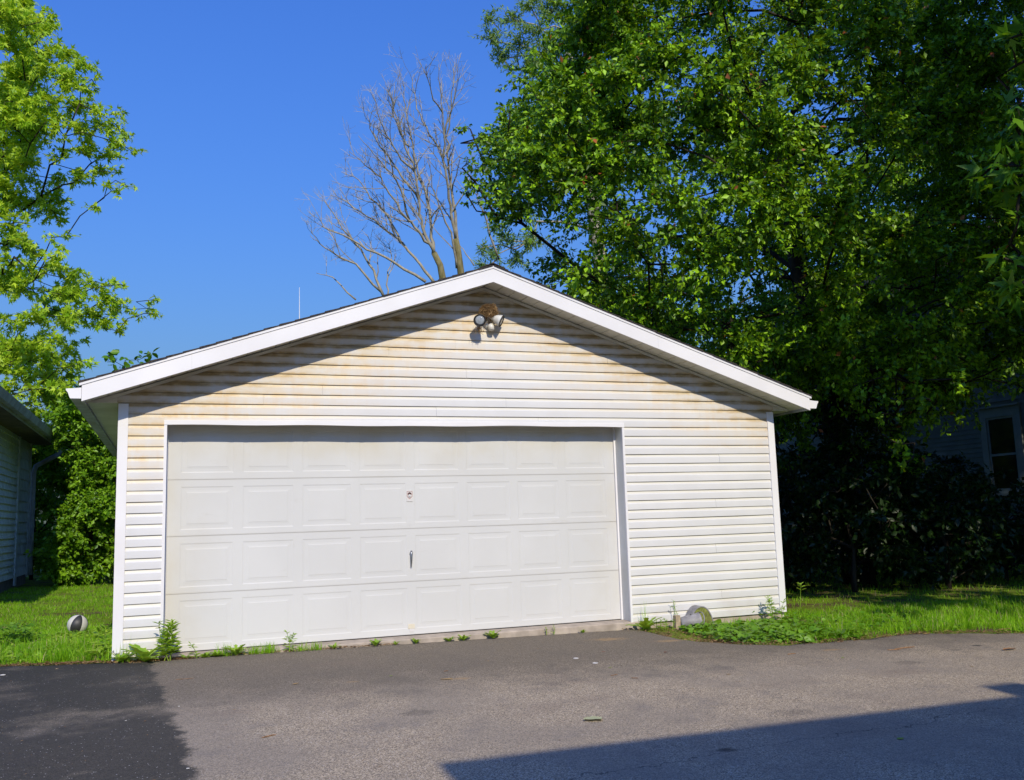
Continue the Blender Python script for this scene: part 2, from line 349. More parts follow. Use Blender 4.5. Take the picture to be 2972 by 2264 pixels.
M['sign_white'] = mat_flat('print_white', (0.70, 0.68, 0.66)); M['sign_red'] = mat_flat('print_red', (0.38, 0.16, 0.13)); M['sign_dark'] = mat_flat('print_dark', (0.09, 0.03, 0.025))
M['plate'] = mat_flat('beige_plate', (0.72, 0.66, 0.52))

# ------------------------------------------------------------------ ground and driveway
def axis_pts(lo, hi, core_lo, core_hi, fine, coarse):
    a = list(np.arange(core_lo, core_hi+1e-6, fine)); v = core_lo; st = fine
    while v > lo: st *= 1.5; v -= st; a.insert(0, max(v, lo))
    v = core_hi; st = fine
    while v < hi: st *= 1.5; v += st; a.append(min(v, hi))
    return np.array(a)
gx = axis_pts(-900, 900, -14, 16, 0.5, 0); gy = axis_pts(-900, 900, -16, 14, 0.5, 0)
GX, GY = np.meshgrid(gx, gy)
GZ = np.vectorize(gz)(GX, GY)
V = np.stack([GX.ravel(), GY.ravel(), GZ.ravel()], 1); nx = len(gx)
ii, jj = np.meshgrid(np.arange(nx-1), np.arange(len(gy)-1)); q0 = (jj*nx+ii).ravel()
tag(fast_mesh('ground', V, np.stack([q0, q0+1, q0+nx+1, q0+nx], 1), M['ground']), kind='structure')

EDGE = [(-14, .9), (-7, .42), (-4.49, .22), (-3.9, .07), (-3.36, -.07), (-3.0, -.055), (-2.4, -.05), (-1.4, -.05), (-.4, -.045), (.6, -.05), (1.58, -.05), (1.60, -.3),
        (1.62, -.60), (1.66, -.85), (1.78, -1.10), (2.05, -1.38), (2.42, -1.55), (2.9, -1.60), (3.3, -1.57), (3.8, -1.50), (4.2, -1.54), (4.6, -1.68), (5.0, -1.93), (5.7, -2.4), (7, -3.3), (9, -4.8), (14, -8.5)]
def edge_y(x):
    xs = [e[0] for e in EDGE if True]
    ys = [e[1] for e in EDGE if True]
    return float(np.interp(x, xs, ys))
rim = []
for a, b in zip(EDGE[:-1], EDGE[1:]):
    n = max(1, int(math.hypot(b[0]-a[0], b[1]-a[1])/0.06))
    for k in range(n):
        t = k/n; rim.append((a[0]+(b[0]-a[0])*t, a[1]+(b[1]-a[1])*t + rnd.uniform(-.012, .010) + (.022*math.sin(len(rim)*.37)+.018*math.sin(len(rim)*.83+1) if (a[0] < -3.3 or a[0] > 1.7) else 0)))
rim.append(EDGE[-1])
mb = MB(); nr = 26; n = len(rim); TH = 0.018
Vd = []; Fd = []
for x, y in rim:
    for k in range(nr):
        t = (k/(nr-1))**1.6; yy = y + (-17-y)*t
        Vd.append((x, yy, gz(x, yy)+TH - (0.010 if k == 0 else 0)))
    Vd.append((x, y+0.012, gz(x, y)-0.03))
st = nr+1
for i in range(n-1):
    for k in range(nr-1): Fd.append((i*st+k, i*st+k+1, (i+1)*st+k+1, (i+1)*st+k))
    Fd.append((i*st+nr, i*st, (i+1)*st, (i+1)*st+nr))
mb.add(Vd, [f[::-1] for f in Fd])
tag(mb.build('driveway', M['asphalt'], smooth=True), kind='structure')

# ------------------------------------------------------------------ the garage
HW = 3.576; YB = 6.5; OV = 0.345; SL = 0.3375; EX = 3.862
DX0, DX1, DTOP, DY = -3.153, 1.572, 2.110, 0.178
def zs(x): return 3.600 - SL*abs(x)                      # underside of the rake soffit
garage = tag(empty('garage'), 'white vinyl-sided garage with stained gable and wide panelled door', 'garage')
# wall core with the door opening, side and back walls
core = MB()
core.box(-HW+.01, DX0-.03, .02, .13, -.10, 2.12); core.box(DX1+.03, HW-.01, .02, .13, -.10, 2.12)
core.prism([(-HW+.01, 2.121), (HW-.01, 2.121), (HW-.01, 2.37), (0, 3.57), (-HW+.01, 2.37)], .02, .13, 'y')
core.build('wall', M['soffit'], garage)
lap = []
k = 0; z = -.034
while z < 2.25:
    lap += [(0, z), (-.012, z), (-.012, z+.066), (-.004, z+.084), (0, z+.1016)]; z += .1016
lap += [(.08, z), (.08, -.034)]
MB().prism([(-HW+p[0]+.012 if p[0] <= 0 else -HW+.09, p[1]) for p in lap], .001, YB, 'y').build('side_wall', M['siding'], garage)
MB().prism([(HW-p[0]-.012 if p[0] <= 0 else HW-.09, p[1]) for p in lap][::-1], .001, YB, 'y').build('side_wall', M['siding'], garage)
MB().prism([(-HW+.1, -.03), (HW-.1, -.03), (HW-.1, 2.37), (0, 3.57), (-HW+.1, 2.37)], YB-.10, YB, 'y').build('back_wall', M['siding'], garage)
for b_ in ((-HW+.03, DX0-.10, .012, .3, -.4, -.036), (DX1+.10, HW-.03, .012, .3, -.4, -.035), (-HW+.03, -HW+.3, .301, YB-.02, -.4, -.036), (HW-.3, HW-.03, .301, YB-.02, -.4, -.036)): MB().box(*b_).build('foundation', M['concrete'], garage)
sb = MB(); sb.prism([(-.03, -.40), (.9, -.40), (.9, -.004), (.05, -.006), (-.022, -.014), (-.03, -.022)], DX0-.098, DX1+.098, 'x')
sb.build('threshold_slab', M['concrete'], garage)

# siding courses, each plank a piece of its own
PROF = [(.004, .0), (-.0140, .0005), (-.0140, .034), (-.0132, .064), (-.0070, .075), (-.0028, .088), (-.0008, .1016), (.004, .106)]
def plank(z0, lo, hi, name='siding_plank'):
    nseg = max(3, int((hi(z0+.05)-lo(z0+.05))/0.22)); amp = 0.0011
    ph = [rnd.uniform(0, 6.28) for _ in range(3)]; fr = [rnd.uniform(1.2, 3.0), rnd.uniform(3, 6), rnd.uniform(7, 12)]
    tilt = rnd.uniform(-.0012, .0012); dy = rnd.uniform(-.0008, .0008)
    V = []; F = []; npf = len(PROF)
    for i in range(nseg+1):
        t = i/nseg
        for (py, pz) in PROF:
            zz = z0+pz; a, b = lo(zz), hi(zz)
            if b < a: a = b = 0.5*(a+b)
            x = a+(b-a)*t
            wv = amp*(math.sin(fr[0]*x+ph[0]) + .6*math.sin(fr[1]*x+ph[1]) + .4*math.sin(fr[2]*x+ph[2]))
            V.append((x, py + (wv if py < 0 else 0) + dy, zz + tilt*(t-.5) + wv*.5))
    for i in range(nseg):
        for j in range(npf-1): F.append((i*npf+j, (i+1)*npf+j, (i+1)*npf+j+1, i*npf+j+1))
    F += [tuple(range(npf)), tuple((nseg)*npf+j for j in range(npf-1, -1, -1))]
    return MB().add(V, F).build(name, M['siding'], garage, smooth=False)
CW = HW-.075
lim = lambda zz: max(0.02, min(CW if zz < 2.302 else HW+.012, (3.592-zz)/SL))
for i in range(21, 0, -1):
    z0 = 2.10-.1016*i
    plank(z0, lambda zz: -CW, lambda zz: DX0-.012)
    if i in (4, 9, 14, 19):
        xj = rnd.uniform(2.3, 2.9); plank(z0, lambda zz: DX1+.012, lambda zz: xj); plank(z0, lambda zz: xj+.002, lambda zz: CW)
    elif i == 19:
        pass
    else: plank(z0, lambda zz: DX1+.012, lambda zz: CW)
for i in range(0, -15, -1):
    z0 = 2.10-.1016*i
    half = lim(z0+.09)
    cuts = [-half]
    if half > 1.2:
        c = rnd.uniform(-half*.85, half*.2)
        while c < half-.5: cuts.append(c); c += rnd.uniform(2.4, 3.6)
    cuts.append(half)
    for k in range(len(cuts)-1):
        a, b = cuts[k], cuts[k+1]
        lo = (lambda zz: -lim(zz)) if k == 0 else (lambda zz, a=a: a+.0015)
        hi = (lambda zz: lim(zz)) if k == len(cuts)-2 else (lambda zz, b=b: b)
        plank(z0, lo, hi)
# corner posts; the left one is nibbled away at the foot
jag = [(-HW, .085), (-HW+.008, .070), (-HW+.014, .088), (-HW+.020, .062), (-HW+.032, .052), (-HW+.043, .060), (-HW+.050, .048), (-HW+.058, .064), (-HW+.063, .05), (-HW+.066, -.03), (-HW+.086, -.03)]
MB().prism(jag + [(-HW+.086, 2.292), (-HW, 2.292)], -.024, .004, 'y').build('corner_post', M['trim'], garage)
MB().box(-HW-.002, -HW+.012, .005, .085, -.03, 2.292).build('corner_post', M['trim'], garage)
MB().box(HW-.086, HW, -.024, .004, -.03, 2.282).build('corner_post', M['trim'], garage)
MB().box(HW-.012, HW+.002, .005, .085, -.03, 2.282).build('corner_post', M['trim'], garage)
# J-trim under the rake soffit
for s in (-1, 1):
    MB().prism([(s*0, 3.592), (s*(HW+.20), 3.592-SL*(HW+.20)), (s*(HW+.20), 3.592-SL*(HW+.20)-.028), (s*0, 3.592-.028)][::s], -.030, -.0135, 'y').build('rake_trim', M['soffit'], garage)
# door surround
MB().box(DX0-.026, DX0, -.026, -.001, -.004, 2.0985).build('door_trim', M['trim'], garage)
MB().box(DX1, DX1+.026, -.026, -.001, -.02, 2.0985).build('door_trim', M['trim'], garage)
hd = []
N = 40
for i in range(N+1):
    x = DX0-.026 + (DX1-DX0+.052)*i/N; hd.append((x, 2.0990 + .0045*math.sin(x*2.3+.6)*sstep(-2.6, 0, x) + .003*math.sin(x*6)))
MB().prism(hd + [(DX1+.026, 2.142), (DX0-.026, 2.142)], -.030, .0005, 'y').build('header_trim', M['trim'], garage)
MB().box(DX0-.02, DX0-.001, .0005, DY+.02, -.004, 2.14).build('door_jamb', M['jamb'], garage)
MB().box(DX1+.001, DX1+.02, .0005, DY+.02, -.004, 2.14).build('door_jamb', M['jamb'], garage)
MB().box(DX0, DX1, .0010, DY+.02, 2.112, 2.14).build('door_jamb', M['soffit'], garage)
for a, b in ((DX0-.0005, DX0+.014), (DX1-.020, DX1+.0005)):
    MB().box(a, b, DY-.020, DY+.01, -.003, 2.111).build('weather_strip', M['trim'], garage)

# the door: four sections with recessed frames, eight raised panels in each
door = MB().box(DX0+.016, DX1-.021, DY+.028, DY+.05, .004, 2.108).build('garage_door', M['door'], garage)
SEC = [(.004, .5285), (.5305, 1.0615), (1.0635, 1.5935), (1.5955, 2.112)]
PX = [-3.020+.568*k for k in range(8)]; PWD, PHT = .480, .405
xa, xb = DX0+.016, DX1-.021
def section(z0, z1, pz):
    xs = [xa]
    for p in PX: xs += [p, p+PWD]
    xs.append(xb); zz = [z0, pz, pz+PHT, z1]; V = []; F = []
    for z_ in zz:
        for x_ in xs: V.append((x_, DY, z_))
    nn = len(xs)
    for r_ in range(3):
        for c in range(nn-1):
            if r_ == 1 and c % 2 == 1: continue
            F.append((r_*nn+c, r_*nn+c+1, (r_+1)*nn+c+1, (r_+1)*nn+c))
    mbx = MB().add(V, F)
    mbx.add([(xa, DY, z1), (xb, DY, z1), (xb, DY+.027, z1), (xa, DY+.027, z1)], [(0, 1, 2, 3)])
    mbx.add([(xa, DY, z0), (xb, DY, z0), (xb, DY+.027, z0), (xa, DY+.027, z0)], [(3, 2, 1, 0)])
    return mbx.build('door_section', M['door'], door)
RINGS = [(0, 0), (.007, .0022), (.013, .0026), (.034, .0025), (.052, .0014), (.057, .0003), (.059, .0)]
def panel_mesh():
    V = []; F = []
    for ins, dp in RINGS:
        V += [(ins, dp, ins), (PWD-ins, dp, ins), (PWD-ins, dp, PHT-ins), (ins, dp, PHT-ins)]
    for k in range(len(RINGS)-1):
        for j in range(4): F.append((k*4+j, k*4+(j+1) % 4, (k+1)*4+(j+1) % 4, (k+1)*4+j))
    b = (len(RINGS)-1)*4; F.append((b, b+1, b+2, b+3)); return MB().add(V, F)
pm = None
for z0, z1 in SEC:
    pz = z0+.058 if z1 < 2.1 else z0+.064
    section(z0, z1, pz)
    for p in PX:
        if pm is None: pm = panel_mesh().build('raised_panel', M['door'], door); pm.location = (p, DY, pz)
        else: share(pm, 'raised_panel', door, (p, DY, pz))
MB().box(xa+.005, xb-.005, DY+.002, DY+.026, -.003, .0035).build('bottom_seal', M['rubber'], door)
# lock escutcheon with its printed shield, T handle, beige plate at the foot
lk = MB().box(-.832, -.768, DY-.006, DY-.0002, 1.338, 1.447).build('lock_plate', M['sign_white'], door)
yy = DY-.0065
MB().prism([(-.828, 1.4445), (-.828, 1.388), (-.800, 1.3605), (-.772, 1.388), (-.772, 1.4445), (-.7765, 1.440), (-.7765, 1.3902), (-.800, 1.3672), (-.8235, 1.3902), (-.8235, 1.440)], yy-.001, yy, 'y').build('shield_outline', M['sign_red'], door)
MB().prism([(-.8245, 1.4402), (-.7755, 1.4402), (-.7755, 1.4440), (-.8245, 1.4440)], yy-.0012, yy-.0001, 'y').build('shield_outline', M['sign_red'], door)
arc = [(-.800+.020*math.cos(t), 1.409+.024*math.sin(t)) for t in np.linspace(0, math.pi, 9)] + [(-.800-.013*math.cos(t), 1.404+.010*math.sin(t)) for t in np.linspace(0, math.pi, 7)]
MB().prism(arc, yy-.0016, yy-.0002, 'y').build('shield_emblem', M['sign_dark'], door)
MB().lathe([(.0001, -.010), (.012, -.010), (.012, 0)], (-.800, yy-.002, 1.398), (0, 1, 0), 12).build('lock_cylinder', M['sign_white'], door)
h = MB(); h.lathe([(.0001, -.030), (.012, -.029), (.016, -.022), (.013, 0)], (-.795, DY, .815), (0, 1, 0), 12)
h.tube([(-.795, DY-.022, .838), (-.795, DY-.030, .81), (-.796, DY-.026, .74), (-.7975, DY-.022, .678)], [.010, .0125, .010, .006], 8)
h.build('door_handle', M['chrome'], door, smooth=True)
MB().box(-.834, -.768, DY-.005, DY-.0003, .062, .108).build('door_plate', M['plate'], door)
MB().box(-.820, -.780, DY-.004, DY-.0003, .030, .0615).build('door_plate', M['sign_white'], door)

# roof: decks, soffit boards, fascia, drip edge, shingle courses, eaves and gutters
def slope_slab(s, x0, x1, off0, off1, y0, y1):           # slab following the roof slope; offsets above the soffit line
    P = [(s*x0, 3.6-SL*x0+off0), (s*x1, 3.6-SL*x1+off0), (s*x1, 3.6-SL*x1+off1), (s*x0, 3.6-SL*x0+off1)]
    return MB().prism(P if s > 0 else P[::-1], y0, y1, 'y')
YF = -OV
for s in (-1, 1):
    slope_slab(s, 0.0005, EX-.004, .060, .118, YF+.022, YB+.28).build('roof_deck', M['soffit'], garage)
    fas = slope_slab(s, 0.0, EX, -.027, .1165, YF, YF+.020).build('fascia', M['trim'], garage)
    slope_slab(s, 0.0, EX+.022, .1172, .1420, YF-.008, YF+.05).build('drip_edge', M['trim'], garage)
    # fascia lap joint
    xj = 2.95 if s < 0 else 1.9
    slope_slab(s, xj, xj+.0025, -.0265, .116, YF-.0008, YF-.0002).build('fascia_seam', M['jamb'], garage)
    # rake soffit boards with open V joints, run front to back
    xw = 0.004; wd = .1355
    while xw < EX-.02:
        x1 = min(xw+wd, EX-.006)
        slope_slab(s, xw+.006, x1-.004, .0005, .010, YF+.0205, -.0005).build('soffit_board', M['soffit'], garage)
        slope_slab(s, x1-.0035, min(x1+.0055, EX-.004), .0075, .0125, YF+.0205, -.0005).build('soffit_joint', M['soffit'], garage)
        xw += wd
    slope_slab(s, 0.0, EX-.004, .0130, .0150, YF+.0205, .019).build('soffit_backing', M['soffit'], garage)
    # boxed eave: level soffit and fascia along the side
    xs0, xs1 = sorted((s*(HW+.004), s*(EX-.021))); MB().box(xs0, xs1, .0005, YB+.27, 2.300, 2.312).build('eave_soffit', M['soffit'], garage)
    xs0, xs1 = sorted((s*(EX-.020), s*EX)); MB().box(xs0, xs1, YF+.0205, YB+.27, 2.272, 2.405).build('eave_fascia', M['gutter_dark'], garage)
    # the little closing piece between rake soffit and eave soffit
    MB().prism([(s*(HW+.001), zs(HW)+.009), (s*(EX-.021), zs(EX-.021)+.009), (s*(EX-.021), 2.300), (s*(HW+.001), 2.300)][::s], -.012, -.001, 'y').build('eave_return', M['soffit'], garage)
    # gutter, K profile, with end cap
    GP = [(0, 0), (.088, 0), (.098, .022), (.108, .052), (.124, .072), (.124, .084), (.120, .084), (.120, .075), (.104, .055), (.094, .026), (.085, .004), (.004, .004), (.004, .098), (0, .098)]
    g0 = 2.294
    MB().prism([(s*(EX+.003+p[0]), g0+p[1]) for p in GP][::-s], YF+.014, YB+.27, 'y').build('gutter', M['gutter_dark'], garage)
    CP = [(0, 0), (.088, 0), (.098, .022), (.108, .052), (.124, .072), (.124, .086), (.06, .090), (0, .098)]
    MB().prism([(s*(EX+.003+p[0]), g0+p[1]) for p in CP][::-s], YF+.010, YF+.0135, 'y').build('gutter_end_cap', M['trim'], garage)
    # shingle courses (their butts step along the rake)
    xw = EX+.03; c = 0
    while xw > 0.02:
        x0 = max(0.0, xw-.155); ex = rnd.uniform(-.004, .006)
        P = [(s*x0, 3.6-SL*x0+.1425), (s*xw, 3.6-SL*xw+.1425), (s*xw, 3.6-SL*xw+.1425+.016+rnd.uniform(0, .004)), (s*x0, 3.6-SL*x0+.1425+.009)]
        MB().prism(P if s > 0 else P[::-1], YF-.018+ex, YB+.29, 'y').build('shingle_course', M['shingle'], garage)
        xw -= .1435; c += 1
MB().prism([(-.13, 3.6-SL*.13+.162), (0, 3.766), (.13, 3.6-SL*.13+.162), (.13, 3.6-SL*.13+.170), (0, 3.775), (-.13, 3.6-SL*.13+.170)][::-1], YF-.016, YB+.29, 'y').build('ridge_cap', M['shingle'], garage)

# ------------------------------------------------------------------ flood light and nest
fl = tag(empty('flood_light'), 'twin white flood light with two bell lamps under the gable peak', 'flood light')
MB().lathe([(.055, 0), (.055, -.028), (.040, -.040), (.0001, -.042)], (.045, -.013, 3.195), (0, 1, 0), 20).build('base_plate', M['lamp_white'], fl, smooth=True)
MB().lathe([(.0001, -.03), (.030, -.028), (.033, .0), (.030, .035), (.0001, .04)], (.050, -.085, 3.150), (0.05, -.25, -1), 16).build('sensor', M['lamp_white'], fl, smooth=True)
BELL = [(.0001, -.135), (.020, -.133), (.024, -.100), (.030, -.085), (.046, -.055), (.060, -.015), (.0635, .0), (.0635, .006)]
for (o, ax) in (((-.115, -.205, 3.188), (-.34, -.92, -.16)), ((.140, -.150, 3.205), (.80, -.42, -.42))):
    hd = MB().lathe(BELL, o, ax, 24).build('lamp_head', M['lamp_white'], fl, smooth=True)
    a = unit(np.array(ax, float)); o = np.array(o)
    MB().lathe([(.058, .0065), (.058, .0005), (.0655, .0005), (.0665, .008), (.064, .012), (.058, .0115), (.058, .0065)], o, ax, 24).build('lamp_rim', M['lamp_rim'], hd, smooth=True)
    MB().lathe([(.0001, .010), (.03, .009), (.0575, .0055)], o, ax, 24).build('lamp_lens', M['lens'], hd, smooth=True)
    MB().tube([o-a*.125, o-a*.15 + np.array([0, .01, 0]), np.array([.045, -.045, 3.200])], [.012, .011, .012], 8).build('lamp_arm', M['lamp_white'], fl)
# nest
ns = MB(); r2 = random.Random(5)
for k in range(1100):
    th = r2.uniform(0, 2*math.pi); rr = r2.uniform(.35, 1)**.5; zz = r2.uniform(-1, 1)
    wdt = (.097 if zz > -.2 else .097+.05*(zz+.2)); wdt *= 1-.45*max(0, zz)**2 - .25*max(0, -zz)**2; c = np.array([.022 + wdt*rr*math.cos(th) + r2.gauss(0, .008), -.095 + .085*rr*math.sin(th), 3.312+.066*zz + .012*math.sin(5*th)])
    if c[1] > -.015: c[1] = -.015
    d = unit(np.array([-math.sin(th)+r2.gauss(0, .5), math.cos(th)*.8+r2.gauss(0, .5), r2.gauss(0, .35)])); L = r2.uniform(.02, .065)
    ns.tube([c-d*L/2, c+np.array([0, 0, r2.uniform(-.006, .006)]), c+d*L/2], r2.uniform(.0012, .0030), 3)
for k in range(110):                                     # wisps hanging from the nest and below the left lamp
    if k < 60: x0 = r2.gauss(.035, .03); z0 = 3.28; L = r2.uniform(.04, .11); y0 = r2.uniform(-.10, -.05)
    else: x0 = r2.gauss(-.10, .022); z0 = 3.135; L = r2.uniform(.02, .085); y0 = r2.uniform(-.17, -.11)
    ns.tube([(x0, y0, z0), (x0+r2.gauss(0, .012), y0+r2.gauss(0, .01), z0-L*.5), (x0+r2.gauss(0, .02), y0+r2.gauss(0, .015), z0-L)], r2.uniform(.0007, .0016), 3)
nest = tag(empty('bird_nest'), 'brown straw bird nest built on top of the twin flood light', 'nest')
tag(ns.build('straw', M['straw'], nest), kind='stuff')
nc = MB().lathe([(.0001, -.045), (.050, -.04), (.074, 0), (.072, .03), (.05, .034), (.0001, .018)], (.022, -.093, 3.318), (0, 0, 1), 14)
nc.V = [(p[0]+r2.gauss(0, .006), p[1]+r2.gauss(0, .005), p[2]+r2.gauss(0, .005)) for p in nc.V]
nc.build('nest_core', mat_flat('nest_mud', (0.10, 0.062, 0.032), 0.95), nest)

# ------------------------------------------------------------------ foliage tools
LEAF_T = (np.array([(0, 0, 0), (.32, .30, .07), (.70, .24, .04), (1, 0, -.10), (.70, -.24, .04), (.32, -.30, .07)]), np.array([(0, 3, 2, 1), (0, 5, 4, 3)]))
def lobed():
    V = [(.10, 0, 0)]; tips = [(-100, .42), (-46, .72), (0, 1.0), (46, .72), (100, .42)]; F = []
    notch = [(-140, .16), (-73, .24), (-23, .30), (23, .30), (73, .24), (140, .16)]
    pts = []
    for k in range(5): pts += [notch[k], tips[k]]
    pts.append(notch[5])
    for a, r_ in pts: V.append((.10+r_*.9*math.cos(R(a)), r_*.8*math.sin(R(a)), -.22*r_*r_ + .05))
    for k in range(5): F.append((0, 1+2*k, 2+2*k, 3+2*k))
    return np.array(V), np.array(F)
LOBE_T = lobed()
NARROW_T = (np.array([(0, 0, 0), (.3, .13, .03), (.65, .11, .02), (1, 0, -.12), (.65, -.11, .02), (.3, -.13, .03)]), LEAF_T[1])
LEAF2_T = (np.array([(0, 0, 0), (.45, .29, .07), (1, 0, -.09), (.45, -.29, .07)]), np.array([(0, 2, 1), (0, 3, 2)]))
NARROW2_T = (np.array([(0, 0, 0), (.45, .14, .03), (1, 0, -.12), (.45, -.14, .03)]), np.array([(0, 2, 1), (0, 3, 2)]))
LOBE4_T = (np.array([(0, 0, 0), (1, 0, -.14), (.42, .15, .04), (.42, -.15, .04), (.62, .56, -.10), (.62, -.56, -.10)]), np.array([(0, 3, 1), (0, 1, 2), (0, 2, 4), (0, 5, 3)]))
def view_weight(c, center, back):
    """fewer leaves on clumps that stand outside the picture or on the far side of a crown"""
    d = np.asarray(c)-CAM; dep = d@_f
    if dep < .5: return .3
    u = IW/2+FPX*(d@_r)/dep; v = IH/2-FPX*(d@_u)/dep
    if u < -130 or u > IW+130 or v < -130: return .28
    if back and (np.asarray(c)-np.asarray(center))@unit(CAM-np.asarray(center)) < -1.0: return .4
    return 1.0
def toothed():
    V = []; F = []; n = 7
    for i in range(n):
        t = i/(n-1); wv = .03+.15*math.sin(math.pi*min(1, t*.9+.06)); wv *= (1.25 if i % 2 else .55); z_ = .35*t-.45*t*t
        V += [(t, wv, z_+.03), (t, 0, z_), (t, -wv, z_+.03)]
    for i in range(n-1):
        for j in range(2): F.append((i*3+j, (i+1)*3+j, (i+1)*3+j+1, i*3+j+1))
    return np.array(V), np.array(F)
TOOTH_T = toothed()
def leaves(P, D, N, S, T):
    """P base points, D axes, N rough normals, S sizes -> V, F arrays"""
    D = unit(D); B = unit(np.cross(N, D)); N2 = np.cross(D, B)
    tv, tf = T; n = len(P); k = len(tv)
    V = P[:, None, :] + S[:, None, None]*(tv[None, :, 0:1]*D[:, None, :] + tv[None, :, 1:2]*B[:, None, :] + tv[None, :, 2:3]*N2[:, None, :])
    F = tf[None] + (np.arange(n)*k)[:, None, None]
    return V.reshape(-1, 3), F.reshape(-1, tf.shape[1])
def clump_leaves(C, Rd, center, g, twigs=12, per=24, size=.09, T=LEAF_T, droop=.35, up=.25, sizevar=.3, tw_mb=None, flat=.75, back=True):
    """leafy twigs around every clump centre; returns leaf mesh arrays"""
    Ps = []; Ds = []; Ns = []; Ss = []
    for c, r_ in zip(C, Rd):
        nt_ = max(3, int(twigs*(r_/.55)**2*view_weight(c, center, back)))
        out = unit(np.asarray(c)-np.asarray(center))
        u = unit(g.normal(size=(nt_, 3)) + out*.55 + np.array([0, 0, up]))
        L = r_*g.uniform(.6, 1.15, nt_)
        st = c + g.normal(size=(nt_, 3))*r_*.16
        for j in range(nt_):
            m_ = max(3, int(per*L[j]/.5)); t = np.sort(g.uniform(.12, 1.0, m_))
            p = st[j] + np.outer(t*L[j], u[j]*np.array([1, 1, flat])) - np.outer((t*L[j])**2, [0, 0, droop])
            d = unit(u[j]*.6 + g.normal(size=(m_, 3))*.75 + np.array([0, 0, -droop]))
            nn = unit(g.normal(size=(m_, 3))*.75 + np.array([0, -.6, 1.0]) + out*.2)
            Ps.append(p + g.normal(size=(m_, 3))*size*.25); Ds.append(d); Ns.append(nn); Ss.append(size*g.uniform(1-sizevar, 1+sizevar, m_)*np.where(g.random(m_) < .25, .62, 1.0))
            if tw_mb is not None and j % 2 == 0:
                tw_mb.tube([c, st[j]+u[j]*L[j]*.4*np.array([1, 1, flat]), p[-1]], [.007, .005, .002], 3, cap=False)
    return leaves(np.concatenate(Ps), np.concatenate(Ds), np.concatenate(Ns), np.concatenate(Ss), T)
def skeleton(trunk, C, mb_, g, r0=.2, rtip=.012, wob=.12, k=7, expo=.42):
    """limbs: every clump centre is tied to the nearest earlier node; pipe-model radii"""
    nodes = [np.array(p, float) for p in trunk]; par = [-1]+list(range(len(trunk)-1)); plen = [0.0]
    for i in range(1, len(trunk)): plen.append(plen[-1]+np.linalg.norm(nodes[i]-nodes[i-1]))
    base = nodes[0]; first = max(1, int(len(trunk)*.4))
    order = np.argsort([np.linalg.norm(c-nodes[-1]) + .0*c[2] for c in C])
    for ci in order:
        c = C[ci]; A = np.array(nodes[first:]); d = np.linalg.norm(A-c, axis=1)
        pen = d + .22*np.array(plen[first:]) + 1.2*np.maximum(0, A[:, 2]-c[2]+.1)
        j = int(np.argmin(pen))+first; prev = j; a = nodes[j]; n_ = max(2, int(d[j-first]/.6))
        for q in range(1, n_+1):
            t = q/n_; p = a+(c-a)*t
            if q < n_: p = p + g.normal(size=3)*wob*np.array([1, 1, .6]) + np.array([0, 0, .10*math.sin(math.pi*t)*d[j-first]])
            nodes.append(p); par.append(prev); plen.append(plen[prev]+np.linalg.norm(p-nodes[prev])); prev = len(nodes)-1
    n = len(nodes); cnt = np.zeros(n)
    has = np.zeros(n, bool)
    for i in range(n):
        if par[i] >= 0: has[par[i]] = True
    for i in range(n-1, -1, -1):
        if not has[i]: cnt[i] += 1
        if par[i] >= 0: cnt[par[i]] += cnt[i]
    rad = rtip*np.maximum(cnt, 1)**expo
    rad = np.minimum(rad, r0); rad[:len(trunk)] = np.maximum(rad[:len(trunk)], np.linspace(r0, r0*.55, len(trunk)))
    kids = {i: [] for i in range(n)}
    for i in range(1, n): kids[par[i]].append(i)
    stack = [(0, None)]
    while stack:
        i, pr = stack.pop()
        chain = [pr, i] if pr is not None else [i]
        while kids[chain[-1]]:
            ch = sorted(kids[chain[-1]], key=lambda q: -cnt[q])
            for o_ in ch[1:]: stack.append((o_, chain[-1]))
            chain.append(ch[0])
        if len(chain) > 1:
            rr = [rad[q] for q in chain]
            if pr is not None: rr[0] = min(rr[0], rr[1]*1.25)
            mb_.tube([nodes[q] for q in chain], rr, k if rr[0] > .05 else 5)
    return nodes
def ellip_clumps(n, c, rad, g, inner=.35, keep=None, rmin=.4, rmax=.7):
    out = []; rr = []
    tries = 0
    while len(out) < n and tries < n*60:
        tries += 1
        u = unit(g.normal(size=3)); s = g.uniform(inner**3, 1)**(1/3); p = np.array(c)+u*s*np.array(rad)
        r_ = g.uniform(rmin, rmax)
        if keep is not None and not keep(p, r_): continue
        if out and np.min(np.linalg.norm(np.array(out)-p, axis=1)) < r_*.55: continue
        out.append(p); rr.append(r_)
    return out, rr
def make_tree(name, label, trunk, C, Rd, leafmat, barkmat, seed, center, group=None, cat='tree', twigs=12, per=24, size=.09, T=LEAF_T, r0=.2, rtip=.012, droop=.35, up=.25, expo=.42):
    g = np.random.default_rng(seed); t = tag(empty(name), label, cat, group)
    tm = MB(); skeleton(trunk, C, tm, g, r0, rtip, expo=expo)
    V, F = clump_leaves(C, Rd, center, g, twigs, per, size, T, droop, up, tw_mb=tm)
    tm.build('trunk', barkmat, t, smooth=True)
    fast_mesh('crown', V, F, leafmat, t)
    return t
def px_clumps(lst, D0, g, depth=.8, scale=1.0):
    C = []; Rr = []
    for (u, v, rp) in lst:
        D = D0 + g.uniform(-depth, depth); C.append(at_dist(u, v, D)); Rr.append(rp/FPX*D*scale)
    return C, Rr

